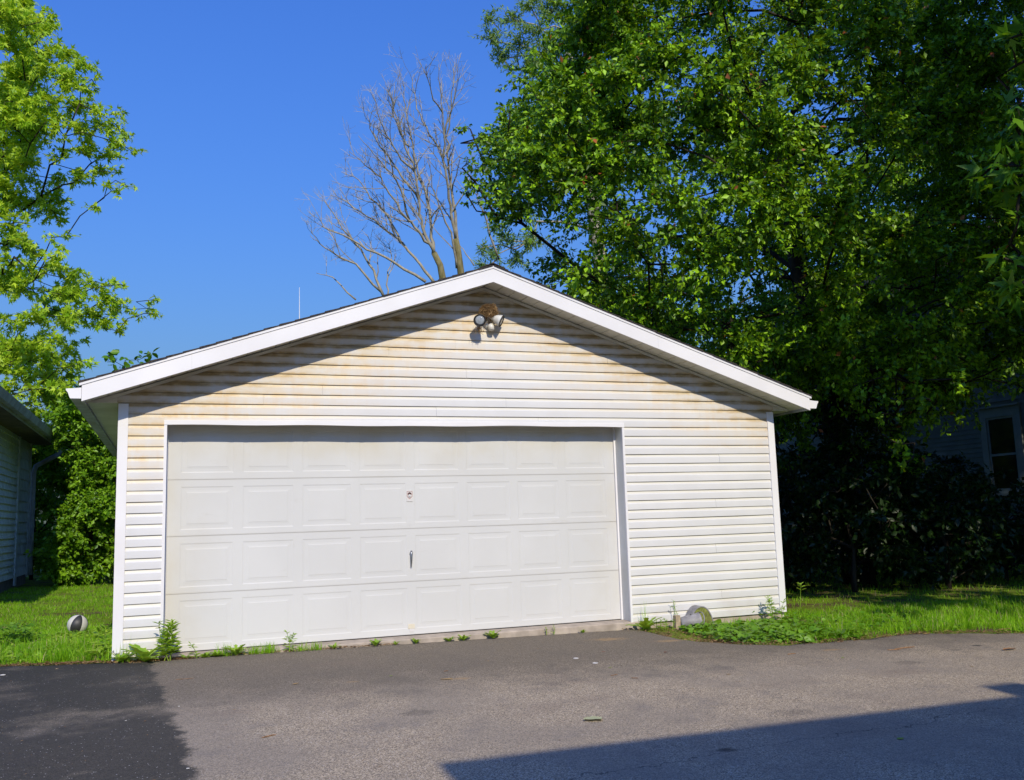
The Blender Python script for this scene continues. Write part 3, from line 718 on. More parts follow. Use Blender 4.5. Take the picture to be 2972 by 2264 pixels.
# ------------------------------------------------------------------ big broad tree right of the garage
g = np.random.default_rng(21)
def keep_big(p, r_):
    if p[2] < 2.9: return False
    if abs(p[0]) < 4.3 and p[2] < 3.75-SL*abs(p[0])+r_*.8+.15: return False
    d = p-CAM; dep = d@_f; u = IW/2+FPX*(d@_r)/dep; v = IH/2-FPX*(d@_u)/dep; rp = r_/dep*FPX*.8
    # open sky left of the crown: the crown's left outline as seen from the drive
    ul = np.interp(v, [-900, 0, 180, 330, 400, 560, 640, 720, 800, 900], [1700, 1585, 1530, 1440, 1360, 1365, 1450, 1490, 1560, 1640])
    return u-rp > ul
C, Rd = ellip_clumps(520, (6.4, 4.2, 7.0), (6.6, 4.6, 6.2), g, .55, keep_big, .55, .95)
trunk = [(7.5, 3.4, gz(7.5, 3.4)-.1), (7.45, 3.4, .8), (7.35, 3.45, 1.8), (7.35, 3.5, 2.9), (7.1, 3.6, 4.2), (7.0, 3.7, 5.6), (6.9, 3.8, 7.2), (6.8, 3.9, 8.6)]
# the lobes that stand out on the left outline and the sprays that hang low on the right
ex, exr = px_clumps([(1365, 375, 42), (1395, 400, 50), (1350, 480, 30), (1385, 520, 45), (1352, 560, 26), (1420, 455, 55), (1440, 560, 50), (1470, 640, 45), (1440, 620, 28), (1480, 340, 50), (1540, 250, 55),
                     (1700, 800, 60), (1800, 860, 60), (1880, 900, 60), (1960, 950, 55), (2080, 960, 60), (2140, 1020, 55), (2200, 1050, 60), (2260, 1090, 55), (2160, 930, 55), (1680, 780, 45)], 14.2, g, .5)
C2, R2 = C+ex, Rd+exr
ex, exr = px_clumps([(2560, 1150, 55), (2600, 1200, 50), (2545, 1210, 40), (2610, 1290, 45), (2650, 1330, 40), (2640, 1110, 45), (2480, 1120, 45), (2700, 1160, 50), (2760, 1100, 55)], 13.5, g, .5)
C2 += ex; R2 += exr
fill = [(u+g.uniform(-25, 25), v+g.uniform(-25, 25), 62) for u in range(2330, 3000, 75) for v in range(640, 1400, 70) if not (u > 2740 and v > 1080) and g.random() < (.85 if v < 1130 else .62)]
fill += [(2780, 1040, 60), (2850, 1010, 62), (2930, 1050, 60), (2960, 1120, 55), (2720, 1120, 60), (2800, 1110, 45), (2690, 1200, 50), (2740, 1170, 40), (2985, 1000, 60)]
ex, exr = px_clumps(fill, 16.0, g, 1.6)
C2 += ex; R2 += exr
make_tree('broad_tree', 'large dark green leafy tree towering over the right side of the garage roof', trunk, C2, R2, M['leaf_big'], M['bark_dark'], 31, (6.4, 4.2, 6.0), twigs=17, per=30, size=.088, T=LEAF2_T, r0=.24, rtip=.011)

# taller pale tree behind it, seen only past its left outline and through gaps
g = np.random.default_rng(5)
lst = [(1425, 60, 40), (1430, 120, 45), (1460, 170, 45), (1490, 60, 45), (1510, 130, 50), (1480, 200, 35), (1540, 20, 45), (1540, 200, 55), (1560, 90, 50), (1600, 30, 60), (1590, 160, 60), (1650, 90, 60),
       (1400, 720, 38), (1440, 740, 40), (1450, 660, 40), (1420, 770, 40), (1480, 700, 45), (1500, 760, 45), (1550, 700, 55), (1530, 620, 40), (1720, 300, 70), (1800, 150, 70), (1900, 350, 70), (1750, 500, 70)]
C, Rd = px_clumps(lst, 30, g, 1.2)
b0 = at_dist(1800, 1400, 31); make_tree('pale_tree', 'tall pale feathery tree behind the broad tree and its left outline', [(b0[0], b0[1], 0), (b0[0]-.1, b0[1], 5), (b0[0]-.4, b0[1], 10), (b0[0]-.8, b0[1], 14), (b0[0]-1.2, b0[1], 17)],
          C, Rd, M['leaf_far'], M['bark_dead'], 32, (b0[0], b0[1], 10), twigs=20, per=26, size=.15, T=NARROW2_T, r0=.3, rtip=.02, droop=.15)
# two more trees closing the view behind on the right
g = np.random.default_rng(8)
for (cx, cy, h, lab, sd) in ((11.5, 12.5, 7.5, 'dense tree behind the broad tree, left of the house wall', 33), (18.5, 9.5, 9.5, 'tall tree rising above the shaded house on the right', 34)):
    C, Rd = ellip_clumps(110, (cx, cy, h), (4.4, 3.2, 5.6), g, .4, lambda p, r_: p[2] > 3.2 and not (14.3 < p[0] < 21 and p[2] < 7.4), .6, .95)
    make_tree('background_tree', lab, [(cx, cy, -.1), (cx, cy, 2), (cx+.1, cy, 4), (cx, cy, 6.5)], C, Rd, M['leaf_big'], M['bark_dark'], sd, (cx, cy, h), 'trees closing the view', twigs=9, per=14, size=.16, T=LEAF2_T, r0=.22, rtip=.016)
# maples to the right of the picture: only their outer sprays reach the frame, their shade covers the side yard
g = np.random.default_rng(14)
def keep_near(p, r_):
    d = p-CAM; dep = d@_f
    if p[0] - r_ < 4.05: return False
    if dep < .5: return True
    u = IW/2+FPX*(d@_r)/dep; rp = r_/dep*FPX
    return u - rp > 2990
C, Rd = ellip_clumps(300, (9.0, -5.0, 9.2), (4.9, 3.7, 7.2), g, .25, keep_near, .6, .95)
ex, exr = px_clumps([(2890, 505, 34), (2850, 520, 22), (2930, 520, 40), (2960, 480, 40), (2960, 560, 45), (2910, 470, 24), (2960, 735, 30), (2915, 750, 22), (2965, 100, 45), (2950, 190, 40), (2965, 300, 45), (2960, 390, 40), (2935, 400, 30), (2960, 640, 30), (2968, 830, 40)], 11.2, g, .3)
low = [np.array([x, -3.7+g.uniform(-.4, .4), 2.3+g.uniform(-.25, .5)]) for x in np.arange(5.0, 11, .55)]; ex += low; exr += [.55]*len(low)
make_tree('near_maple', 'maple outside the right edge with lobed sprays hanging into the picture', [(8.6, -5.2, gz(8.6, -5.2)-.1), (8.55, -5.2, 1.2), (8.5, -5.1, 2.6), (8.5, -5.0, 4.4), (8.6, -4.9, 7.0), (8.8, -4.9, 10.0)], C+ex, Rd+exr, M['leaf_near'], M['bark_dark'], 35, (8.2, -4.6, 6), 'yard maples', twigs=17, per=16, size=.20, T=LOBE4_T, r0=.2, rtip=.014)
C, Rd = ellip_clumps(210, (13.9, -2.6, 8.8), (4.2, 3.6, 6.8), g, .25, keep_near, .65, 1.0)
make_tree('near_maple', 'second maple farther outside the right edge, shading the house', [(13.6, -2.6, -.2), (13.6, -2.6, 2.2), (13.5, -2.5, 4.5), (13.5, -2.6, 6.4)], C, Rd, M['leaf_near'], M['bark_dark'], 36, (13.6, -2.6, 6), 'yard maples', twigs=12, per=12, size=.24, T=LOBE4_T, r0=.2, rtip=.014)

# ------------------------------------------------------------------ bright maple on the left
g = np.random.default_rng(41)
lst = [(10, 25, 55), (70, 20, 40), (60, 75, 45), (115, 95, 40), (130, 60, 26), (20, 130, 55), (80, 150, 50), (140, 150, 34), (125, 205, 42), (50, 215, 50), (190, 165, 40), (215, 200, 40), (240, 175, 28),
       (180, 235, 42), (235, 250, 36), (280, 205, 24), (275, 245, 24), (5, 270, 50), (70, 290, 45), (140, 300, 45), (205, 310, 42), (255, 300, 28), (20, 345, 50), (90, 360, 45), (160, 365, 42), (225, 370, 42), (290, 330, 32),
       (335, 330, 22), (280, 375, 38), (340, 365, 30), (375, 395, 24), (330, 410, 36), (385, 440, 22), (360, 470, 28), (300, 450, 38), (240, 435, 36), (10, 420, 45), (15, 500, 45), (70, 520, 34), (180, 460, 32), (290, 500, 30), (240, 500, 34),
       (330, 500, 22), (160, 520, 34), (215, 530, 28), (310, 545, 20), (370, 540, 22), (350, 565, 18), (280, 590, 26), (10, 580, 50), (60, 590, 40), (120, 570, 34), (150, 610, 32), (170, 645, 18), (20, 650, 40), (75, 650, 26),
       (20, 710, 42), (80, 710, 34), (150, 690, 18), (190, 690, 22), (175, 720, 22), (110, 745, 26), (30, 770, 40), (90, 790, 36), (150, 780, 40), (235, 780, 24), (200, 810, 40), (60, 840, 45), (130, 850, 45), (200, 860, 45), (265, 830, 34),
       (310, 830, 26), (350, 825, 18), (300, 870, 40), (350, 890, 34), (390, 920, 24), (425, 895, 20), (445, 870, 14), (450, 910, 14), (250, 910, 42), (300, 940, 34), (340, 960, 26), (180, 920, 42), (110, 920, 45), (40, 930, 45), (20, 1010, 45),
       (80, 1000, 42), (150, 990, 40), (200, 1010, 36), (120, 1060, 42), (180, 1070, 36), (225, 1060, 20), (250, 1055, 16), (50, 1080, 42), (100, 1130, 36), (160, 1130, 32), (200, 1120, 26), (20, 1150, 30), (75, 1180, 22), (120, 1195, 20), (190, 1165, 20), (205, 1215, 18)]
lst = [(u, v, rp*1.08) for (u, v, rp) in lst if g.random() < .97]
C, Rd = px_clumps(lst, 23.0, g, 1.4)
C = [c for c in C]; 
lx = [(g.uniform(-20, 150), g.uniform(0, 640), g.uniform(38, 58)) for _ in range(26)] + [(g.uniform(-20, 190), g.uniform(700, 1180), g.uniform(36, 52)) for _ in range(26)]
ex, exr = px_clumps(lx, 24.2, g, 1.2); C += ex; Rd += exr
off, offr = ellip_clumps(70, (-11.4, 14.2, 8.6), (3.0, 3.2, 6.3), g, .3, lambda p, r_: p[2] > 5.2 and p[0] < -8.6, .65, .95)
make_tree('silver_maple', 'bright yellow-green maple spreading in from the left edge', [(-11.3, 17.6, -.2), (-11.2, 17.4, 2), (-11.0, 16.6, 4.6), (-10.5, 15.2, 6.6), (-10.2, 14.4, 8.9), (-10.1, 14.2, 11.2)], C+off, Rd+offr,
          M['leaf_maple'], M['bark_dark'], 42, (-10.2, 14.2, 6.2), twigs=22, per=30, size=.135, T=LOBE4_T, r0=.25, rtip=.009, droop=.25)

# ------------------------------------------------------------------ bare dead tree behind the roof
def bare_tree():
    t = tag(empty('bare_tree'), 'bare dead tree with two mossy stems rising behind the garage ridge', 'tree')
    g = np.random.default_rng(77); D = 26.0
    def pt(a, b, dz=0): return at_dist(850+a/2.21, 100+b/2.21, D+dz)
    stems = {'A': [(968, 1680), (960, 1560), (945, 1480), (905, 1400)], 'B': [(1085, 1660), (1078, 1530), (1062, 1400), (1045, 1310)]}
    limbs = [[(905, 1400), (888, 1300), (872, 1130), (850, 1000), (800, 880), (775, 740), (735, 560), (715, 420), (712, 300)],
             [(905, 1400), (845, 1290), (818, 1190), (810, 1060), (785, 880), (720, 720), (670, 560), (640, 430), (600, 350)],
             [(880, 1350), (800, 1260), (740, 1190), (620, 1020), (560, 920), (470, 840), (360, 750)],
             [(810, 1060), (740, 960), (640, 820), (560, 720), (500, 600), (480, 520)],
             [(785, 880), (700, 800), (620, 680), (560, 560), (515, 380)],
             [(740, 720), (690, 640), (650, 520), (650, 310)],
             [(1045, 1310), (1022, 1150), (1000, 1000), (965, 800), (975, 700), (962, 500), (945, 340), (935, 190)],
             [(965, 800), (930, 720), (850, 590), (800, 480), (770, 330), (772, 255)],
             [(1062, 1400), (1045, 1150), (1012, 950), (985, 760), (1000, 600), (1030, 420), (1060, 265)],
             [(1055, 1500), (1030, 1330), (960, 1150), (890, 980), (880, 800)],
             [(962, 500), (900, 420), (870, 300), (855, 190)], [(975, 640), (1010, 480), (1025, 330), (1030, 215)],
             [(910, 1590), (820, 1480), (700, 1340), (560, 1220), (430, 1140), (330, 1060), (240, 1030)],
             [(850, 1590), (650, 1460), (480, 1380), (330, 1290), (200, 1240), (150, 1140)],
             [(575, 1680), (520, 1520), (440, 1380), (330, 1260), (250, 1130), (190, 1060)],
             [(575, 1660), (400, 1470), (270, 1410), (180, 1350), (110, 1290)],
             [(400, 1700), (250, 1560), (150, 1530)], [(610, 1680), (605, 1560), (640, 1440), (610, 1340)],
             [(700, 1340), (600, 1150), (500, 1050), (420, 930), (310, 880)], [(740, 1190), (700, 1000), (640, 900), (520, 760), (420, 650)],
             [(1160, 1480), (1090, 1380), (1050, 1320)], [(1320, 1440), (1240, 1200), (1180, 1040), (1110, 900)]]
    for key, pts in stems.items():
        P = [pt(*q) for q in pts]; P[0] = P[0]*1.0; base = np.array([P[0][0]+.1, P[0][1], 0.0])
        MB().tube([base]+P, [.15, .115, .098, .088, .08], 9).build('trunk', M['bark_moss'], t, smooth=True)
    lm = MB(); tw = MB()
    def twig(p, d, L, r, lvl):
        n = max(3, int(L/.22)); q = [p]; dd = d
        for k in range(n):
            dd = unit(dd + g.normal(size=3)*.13 + np.array([0, 0, .05])); q.append(q[-1]+dd*L/n)
        tw.tube(q, list(np.linspace(r, max(.0028, r*.35), n+1)), 4 if lvl < 2 else 3, cap=False)
        if lvl < 3:
            for k in range(int(g.integers(2, 5)) if lvl < 2 else int(g.integers(1, 3))):
                i = int(g.integers(1, n)); s = unit(dd*.8 + g.normal(size=3)*.62*np.array([1, .7, 1]) + np.array([0, 0, .12]))
                twig(q[i], s, L*g.uniform(.35, .65), r*.55, lvl+1)
    for li, pts in enumerate(limbs):
        dz = g.uniform(-1.2, 1.2); n = len(pts); P = [pt(a, b, dz*(i/n)) for i, (a, b) in enumerate(pts)]
        Q = []
        for i in range(n-1):
            for k in range(3): Q.append(P[i]+(P[i+1]-P[i])*k/3 + g.normal(size=3)*.018)
        Q.append(P[-1]); L = sum(np.linalg.norm(P[i+1]-P[i]) for i in range(n-1))
        r0 = .012+.0085*L; lm.tube(Q, list(np.linspace(r0, .006, len(Q))), 6)
        for i in range(2, len(Q)-1):
            for rep in range(2 if i > 5 else 1):
                if g.random() < .48:
                    d = unit(Q[i+1]-Q[i]); side = unit(g.normal(size=3)*np.array([1, .8, .6])); frac = i/len(Q)
                    twig(Q[i], unit(d*.8+side*.62+np.array([0, 0, .1])), g.uniform(.55, 1.25)*(1.15-.5*frac), r0*(1-frac)*.45+.005, 1)
    lm.build('limb', M['bark_dead'], t, smooth=True); tw.build('twigs', M['bark_dead'], t)
bare_tree()

# sprig of a young tree just above the left slope of the roof
g = np.random.default_rng(3)
C, Rd = px_clumps([(335, 1050, 22), (365, 1070, 20), (400, 1045, 18), (430, 1030, 12), (320, 1035, 14), (370, 1090, 24), (410, 1085, 20)], 17.6, g, .2)
b0 = C[0]; make_tree('sapling', 'young leafy sapling showing just above the left roof edge', [(b0[0]+.2, b0[1], 0), (b0[0]+.2, b0[1], 1.5), (b0[0]+.15, b0[1], 2.6), (b0[0]+.1, b0[1], 3.4)], C, Rd, M['leaf_near'], M['bark_dark'], 45, (b0[0], b0[1], 2), twigs=30, per=14, size=.14, r0=.03, rtip=.005)

# thin white mast far behind
mp = at_dist(869, 935, 60); top = at_dist(869, 828, 60)
ms = tag(empty('radio_mast'), 'thin white mast standing far off behind the left roof slope', 'mast')
MB().tube([(mp[0], mp[1], 0), (mp[0], mp[1], top[2]-2.4)], [.06, .045], 8).build('pole', M['trim'], ms)
MB().tube([(mp[0], mp[1], top[2]-2.4), (mp[0], mp[1], top[2])], [.028, .014], 6).build('whip', M['trim'], ms)

# ------------------------------------------------------------------ hedge-like shrubs between shed and garage
def shrub(name, label, c, rad, n, leafmat, seed, size=.075, rmin=.25, rmax=.42, T=LEAF2_T, group=None, twigs=26, per=32, keep=None):
    g = np.random.default_rng(seed); z0 = gz(c[0], c[1])
    k0 = lambda p, r_: p[2]-r_*.55 > z0 and (keep is None or keep(p, r_))
    C, Rd = ellip_clumps(n, c, rad, g, .5, k0, rmin, rmax)
    tr = [(c[0], c[1], z0-.05), (c[0], c[1], z0+.25*c[2]), (c[0]+.05, c[1], c[2]*.55), (c[0], c[1]+.05, c[2]*.9)]
    return make_tree(name, label, tr, C, Rd, leafmat, M['bark_dark'], seed+100, (c[0], c[1], c[2]*.6), group, 'shrub', twigs, per, size, T, .05, .008)
noroof = lambda p, r_: not (p[0]-r_ < -5.75 and p[1]-r_ < 16.3)
shrub('tall_shrub', 'tall sunlit green shrub filling the gap behind the left lawn', (-4.75, 13.6, 1.95), (1.35, 1.0, 2.4), 120, M['leaf_shrub'], 61, keep=noroof, size=.095, rmin=.32, rmax=.52)
shrub('tall_shrub', 'shrub in deep shade against the far end of the shed', (-6.3, 17.2, 1.9), (1.5, .8, 2.2), 60, M['leaf_shrub'], 62, keep=noroof, size=.10, rmin=.35, rmax=.55)
shrub('tall_shrub', 'shrub behind the left rear corner of the garage', (-3.0, 13.4, 1.8), (1.2, 1.0, 2.1), 60, M['leaf_shrub'], 63, keep=noroof, size=.10, rmin=.35, rmax=.55)
shrub('tall_shrub', 'taller shrub top showing under the left gutter', (-4.9, 16.4, 2.7), (2.0, .9, 2.2), 70, M['leaf_shrub'], 64, keep=noroof, rmin=.4, rmax=.6, size=.11)
far = lambda p, r_: True
for k, (cx, lab) in enumerate(((-9.0, 'hedge shrub far behind the shed'), (-5.6, 'hedge shrub far behind the gap between shed and garage'), (-1.6, 'hedge shrub far behind the middle of the garage'))):
    shrub('hedge_shrub', lab, (cx, 21, 2.2), (2.4, .9, 2.5), 46, M['leaf_shrub'], 65+k, group='hedge far behind', keep=far, rmin=.6, rmax=.9, size=.18, twigs=12, per=14)
# ------------------------------------------------------------------ shed on the left
XS = -6.21; shed = tag(empty('shed'), 'old white clapboard shed in shade at the left edge with sagging gutter', 'shed')
zb = .19
MB().box(XS-4.6, XS-.02, 4.4, 15.38, zb, 3.23).build('wall', M['shed_paint'], shed)
MB().box(XS-4.6, XS+.015, 4.4, 15.38, -.25, zb-.003).build('foundation', M['block'], shed)
def clap(L, ex): return MB().add([(XS-.019, 0, 0), (XS+.034, 0, 0), (XS+.002, 0, ex+.014), (XS-.019, 0, ex+.014), (XS-.019, L, 0), (XS+.034, L, 0), (XS+.002, L, ex+.014), (XS-.019, L, ex+.014)], [(0, 3, 2, 1), (4, 5, 6, 7), (0, 1, 5, 4), (1, 2, 6, 5), (2, 3, 7, 6), (3, 0, 4, 7)])
for (y0, L, ex) in ((4.4, 9.06, .14), (13.69, 1.55, .237)):
    z = zb; b1 = None
    while z < 3.15:
        if b1 is None: b1 = clap(L, ex).build('clapboard', M['shed_paint'], shed); b1.location = (0, y0, z)
        else: share(b1, 'clapboard', shed, (0, y0, z+rnd.uniform(-.006, .006)))
        z += ex
MB().box(XS-.02, XS+.048, 13.465, 13.685, zb-.17, 3.22).build('corner_board', M['shed_paint'], shed)
MB().box(XS-.02, XS+.046, 15.30, 15.41, zb-.06, 3.22).build('corner_board', M['shed_paint'], shed)
MB().prism([(XS-4.8, 4.6), (XS+.58, 3.345), (XS+.58, 3.42), (XS-4.8, 4.7)], 4.1, 15.85, 'y').build('roof', M['shingle'], shed)
MB().box(XS+.002, XS+.535, 4.1, 15.82, 3.222, 3.237).build('eave_soffit', M['block'], shed)
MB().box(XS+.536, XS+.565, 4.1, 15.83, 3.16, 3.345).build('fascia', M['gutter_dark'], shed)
GP = [(0, 0), (.095, 0), (.128, .078), (.145, .122), (.138, .122), (.120, .080), (.090, .006), (.006, .006), (.006, .14), (0, .14)]
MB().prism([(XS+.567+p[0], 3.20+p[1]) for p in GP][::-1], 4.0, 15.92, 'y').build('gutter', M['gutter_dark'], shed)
MB().prism([(XS+.567, 3.20), (XS+.662, 3.20), (XS+.71, 3.322), (XS+.567, 3.34)][::-1], 15.921, 15.927, 'y').build('gutter_end_cap', M['gutter_dark'], shed)
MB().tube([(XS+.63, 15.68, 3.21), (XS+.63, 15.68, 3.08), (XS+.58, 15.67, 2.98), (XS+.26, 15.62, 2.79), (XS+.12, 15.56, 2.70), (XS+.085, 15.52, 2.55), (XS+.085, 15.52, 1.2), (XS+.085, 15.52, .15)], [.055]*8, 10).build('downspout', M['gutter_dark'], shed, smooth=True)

# ------------------------------------------------------------------ house in the shade on the right
XH = 14.9; house = tag(empty('shaded_house'), 'white clapboard house in deep shade behind the trees on the right', 'house')
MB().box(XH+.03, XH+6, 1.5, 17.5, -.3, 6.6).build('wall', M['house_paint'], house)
MB().box(XH-.02, XH+6, 1.48, 17.52, -.4, .62).build('foundation', M['block'], house)
WY0, WY1, WZ0, WZ1 = 6.56, 7.34, 1.40, 3.10              # glazed opening
def hclap(L): return MB().add([(XH+.03, 0, 0), (XH, 0, 0), (XH+.012, 0, .125), (XH+.03, 0, .125), (XH+.03, L, 0), (XH, L, 0), (XH+.012, L, .125), (XH+.03, L, .125)], [(0, 1, 2, 3), (7, 6, 5, 4), (4, 5, 1, 0), (5, 6, 2, 1), (6, 7, 3, 2), (7, 4, 0, 3)])
z = .63; fa = fb = fc = None
while z < 6.5:
    if z+.125 < WZ0-.20 or z > WZ1+.27:
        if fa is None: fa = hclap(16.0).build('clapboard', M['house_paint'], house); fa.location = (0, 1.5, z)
        else: share(fa, 'clapboard', house, (0, 1.5, z))
    else:
        if fb is None:
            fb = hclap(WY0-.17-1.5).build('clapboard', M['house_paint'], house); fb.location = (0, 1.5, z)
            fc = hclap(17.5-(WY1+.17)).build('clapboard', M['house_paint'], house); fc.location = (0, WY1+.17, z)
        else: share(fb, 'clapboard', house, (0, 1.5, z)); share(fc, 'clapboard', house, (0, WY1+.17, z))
    z += .113
wn = MB()
for (a, b, c, d) in ((WY0-.165, WY0, WZ0-.06, WZ1), (WY1, WY1+.165, WZ0-.06, WZ1), (WY0-.165, WY1+.165, WZ1+.001, WZ1+.22)): wn.box(XH-.035, XH+.029, a, b, c, d)
win = wn.build('window', M['window_paint'], house)
MB().box(XH-.10, XH-.036, WY0-.20, WY1+.20, WZ1+.221, WZ1+.262).build('drip_cap', M['window_paint'], win)
MB().box(XH-.11, XH+.0285, WY0-.19, WY1+.19, WZ0-.115, WZ0-.061).build('sill', M['window_paint'], win)
MB().box(XH+.004, XH+.008, WY0+.055, WY1-.055, WZ0+.06, WZ1-.05).build('pane', mat_glass('window_glass'), win)
for (a, b, c, d, e) in ((WY0+.001, WY0+.054, WZ0-.059, WZ1-.001, 0), (WY1-.054, WY1-.001, WZ0-.059, WZ1-.001, 0), (WY0+.0545, WY1-.0545, WZ1-.05, WZ1-.001, 0), (WY0+.0545, WY1-.0545, WZ0-.059, WZ0+.05, 0), (WY0+.0545, WY1-.0545, 2.20, 2.25, .006)):
    MB().box(XH-.012-e, XH+.0025, a, b, c, d).build('sash', M['window_paint'], win)
MB().prism([(XH-.45, 6.45), (XH+3, 8.6), (XH+6.4, 6.45), (XH+6.4, 6.6), (XH+3, 8.78), (XH-.45, 6.6)][::-1], 1.1, 17.9, 'y').build('roof', M['shingle'], house)

# shaded shrubs below the trees on the right
noh = lambda p, r_: p[0]+r_ < 14.5 and not (p[0]-r_ < 3.95 and p[1]-r_ < 6.9)
spots = [((5.4, 6.2, 1.25), (1.3, 1.0, 1.35), 44, 'shaded shrub next to the right rear corner of the garage'), ((7.0, 5.2, 1.15), (1.35, 1.0, 1.3), 46, 'shaded shrub at the foot of the broad tree'),
         ((8.9, 4.6, 1.2), (1.4, 1.0, 1.4), 48, 'shaded shrub right of the broad tree trunk'), ((10.6, 3.4, .55), (1.3, 1.0, .75), 40, 'shaded shrub below the house window'),
         ((11.4, 5.8, 1.1), (1.2, 1.0, 1.35), 44, 'upright shaded shrub reaching up to the house window'), ((9.4, 7.6, 1.7), (1.6, 1.1, 1.9), 50, 'tall shaded shrub in front of the house wall'),
         ((6.6, 8.4, 1.8), (1.7, 1.1, 2.0), 50, 'tall shaded shrub behind the broad tree trunk'), ((12.4, 2.0, .9), (1.1, .9, 1.1), 36, 'low shaded shrub at the right edge by the lawn'), ((8.2, 11.0, 2.2), (2.4, 1.0, 2.4), 50, 'large dark shrub closing the gap beside the house')]
spots += [((5.9, 3.1, 1.25), (.8, .6, 1.45), 34, 'upright shaded shrub just left of the broad tree trunk'), ((7.25, 2.75, 1.7), (.8, .5, 1.7), 40, 'tall shaded shrub screening the trunk of the broad tree'), ((9.6, 2.4, .6), (1.1, .7, .8), 34, 'low shaded shrub at the back of the lawn, left of the house window'), ((11.4, 1.3, .55), (1.1, .7, .75), 34, 'low shaded shrub at the back of the lawn by the right edge'), ((6.5, 2.3, .95), (.85, .6, 1.1), 30, 'shaded shrub hiding the foot of the broad tree trunk'), ((7.9, 1.9, .8), (.9, .6, .95), 30, 'shaded shrub nearest the lawn, right of the trunk'), ((4.9, 4.6, .9), (.75, .7, 1.0), 26, 'shaded shrub close to the right side wall of the garage')]
for k, (c, rad, n, lab) in enumerate(spots):
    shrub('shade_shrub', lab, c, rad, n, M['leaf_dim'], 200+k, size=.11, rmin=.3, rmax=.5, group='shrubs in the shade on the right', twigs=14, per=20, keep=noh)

# ------------------------------------------------------------------ house behind the photographer, known by its shadow on the drive
HZ = 4.6; HY = -4.10-(HZ+.195)/.705; HX = -1.74-.06*(HZ+.195)/.705
hs = tag(empty('corner_house'), 'two-storey house behind the viewer whose eave shadow crosses the driveway', 'house')
MB().box(HX+.35, HX+11, HY-8.4, HY-.42, -.6, HZ-.16).build('wall', M['stucco'], hs)
MB().prism([(HY, HZ-.16), (HY, HZ), (HY-4.4, HZ+1.5), (HY-8.8, HZ), (HY-8.8, HZ-.16)], HX, HX+11.4, 'x').build('roof', M['shingle'], hs)
MB().box(HX+4.20, HX+4.56, HY-.9, HY-.55, HZ-.3, HZ+.64).build('chimney', M['block'], hs)
for a in (1.6, 4.6, 7.6):
    wq = MB().box(HX+a, HX+a+1.0, HY-.418, HY-.38, 2.6, 3.9).build('window', M['trim'], hs)
    MB().box(HX+a+.07, HX+a+.93, HY-.379, HY-.374, 2.67, 3.83).build('pane', mat_glass('house_glass'), wq)

# ------------------------------------------------------------------ basketball
g0 = ground_at(225, 1846)
BC = np.array([-4.091, 2.924, gz(-4.091, 2.924)+.108]); BR = .1125; BALL_ROT = 57; NG = 6
def ball():
    t = tag(empty('basketball'), 'black and white panelled basketball lying in the left grass', 'ball')
    nu, nv = 48, 24
    ax = unit(np.array([.30, -.12, 1.0])); a = unit(np.cross(ax, [0, 1, 0])); b = np.cross(ax, a)
    seam0 = R(BALL_ROT)
    for s in range(NG):
        V = []; F = []; n1, n2 = 9, 22
        for i in range(n1+1):
            th = seam0 + 2*math.pi*(s + i/n1)/NG
            for j in range(n2+1):
                ph = math.pi*j/n2; e = min(i, n1-i)/n1*2; rr = BR*(1-.012*(1-min(1, e*3.5))**2)
                V.append(BC + rr*(math.sin(ph)*(math.cos(th)*a + math.sin(th)*b) + math.cos(ph)*ax))
        for i in range(n1):
            for j in range(n2): F.append((i*(n2+1)+j, i*(n2+1)+j+1, (i+1)*(n2+1)+j+1, (i+1)*(n2+1)+j))
        MB().add(V, F).build('ball_panel', M['black'] if s % 2 == 0 else M['ball_white'], t, smooth=True)
    for s in range(NG):
        th = seam0 + 2*math.pi*s/NG
        pts = [BC + BR*.992*(math.sin(p)*(math.cos(th)*a + math.sin(th)*b) + math.cos(p)*ax) for p in np.linspace(.05, math.pi-.05, 24)]
        MB().tube(pts, .0016, 5).build('seam', M['rubber'], t)
ball()

# ------------------------------------------------------------------ odds and ends by the right wall
st_ = tag(empty('wooden_stake'), 'short rust-stained wooden block standing by the right wall', 'wood block')
sx, sy = 2.03, -.20; zg = gz(sx, sy)
MB().prism([(sx-.028, zg-.05), (sx+.028, zg-.05), (sx+.030, zg+.145), (sx+.024, zg+.150), (sx-.026, zg+.146)], sy-.03, sy+.03, 'y').build('block', M['wood'], st_)
bk = tag(empty('metal_bucket'), 'dented grey metal bucket on its side in the ground cover', 'bucket')
bx, by = 2.20, -.22; zg = gz(bx, by)
MB().lathe([(.0001, -.125), (.058, -.125), (.066, -.115), (.082, -.02), (.088, .08), (.092, .095), (.088, .096), (.082, .075), (.074, -.02), (.058, -.112), (.0001, -.114)], (bx-.005, by, zg+.070), (1, -.18, .10), 22).build('body', M['grey_metal'], bk, smooth=True)
MB().tube([(bx+.09+.095*math.sin(t)*.2, by-.02+.091*math.cos(t), zg+.080+.091*math.sin(t)) for t in np.linspace(0, 2*math.pi, 26)], .006, 6).build('rim', M['grey_metal'], bk)
MB().lathe([(.0001, .012), (.010, .012), (.010, 0)], (bx-.015, by-.015, zg+.142), (0, -.2, 1), 8).build('handle_lug', M['lamp_rim'], bk)
cv = tag(empty('drain_pipe'), 'moss-covered grey half-round drain pipe leaning on the right wall', 'drain pipe')
cx_, cy_ = 2.37, -.085; zg = gz(cx_, cy_)
arcp = []
for t in np.linspace(0, math.pi, 15): arcp.append((cx_+.155*math.cos(t), zg-.03+.255*math.sin(t)))
for t in np.linspace(math.pi, 0, 15): arcp.append((cx_+.143*math.cos(t), zg-.03+.243*math.sin(t)))
MB().prism(arcp, cy_-.07, cy_+.06, 'y').build('shell', M['grey_metal'], cv)
mo = MB(); r4 = random.Random(9)
V = []; F = []
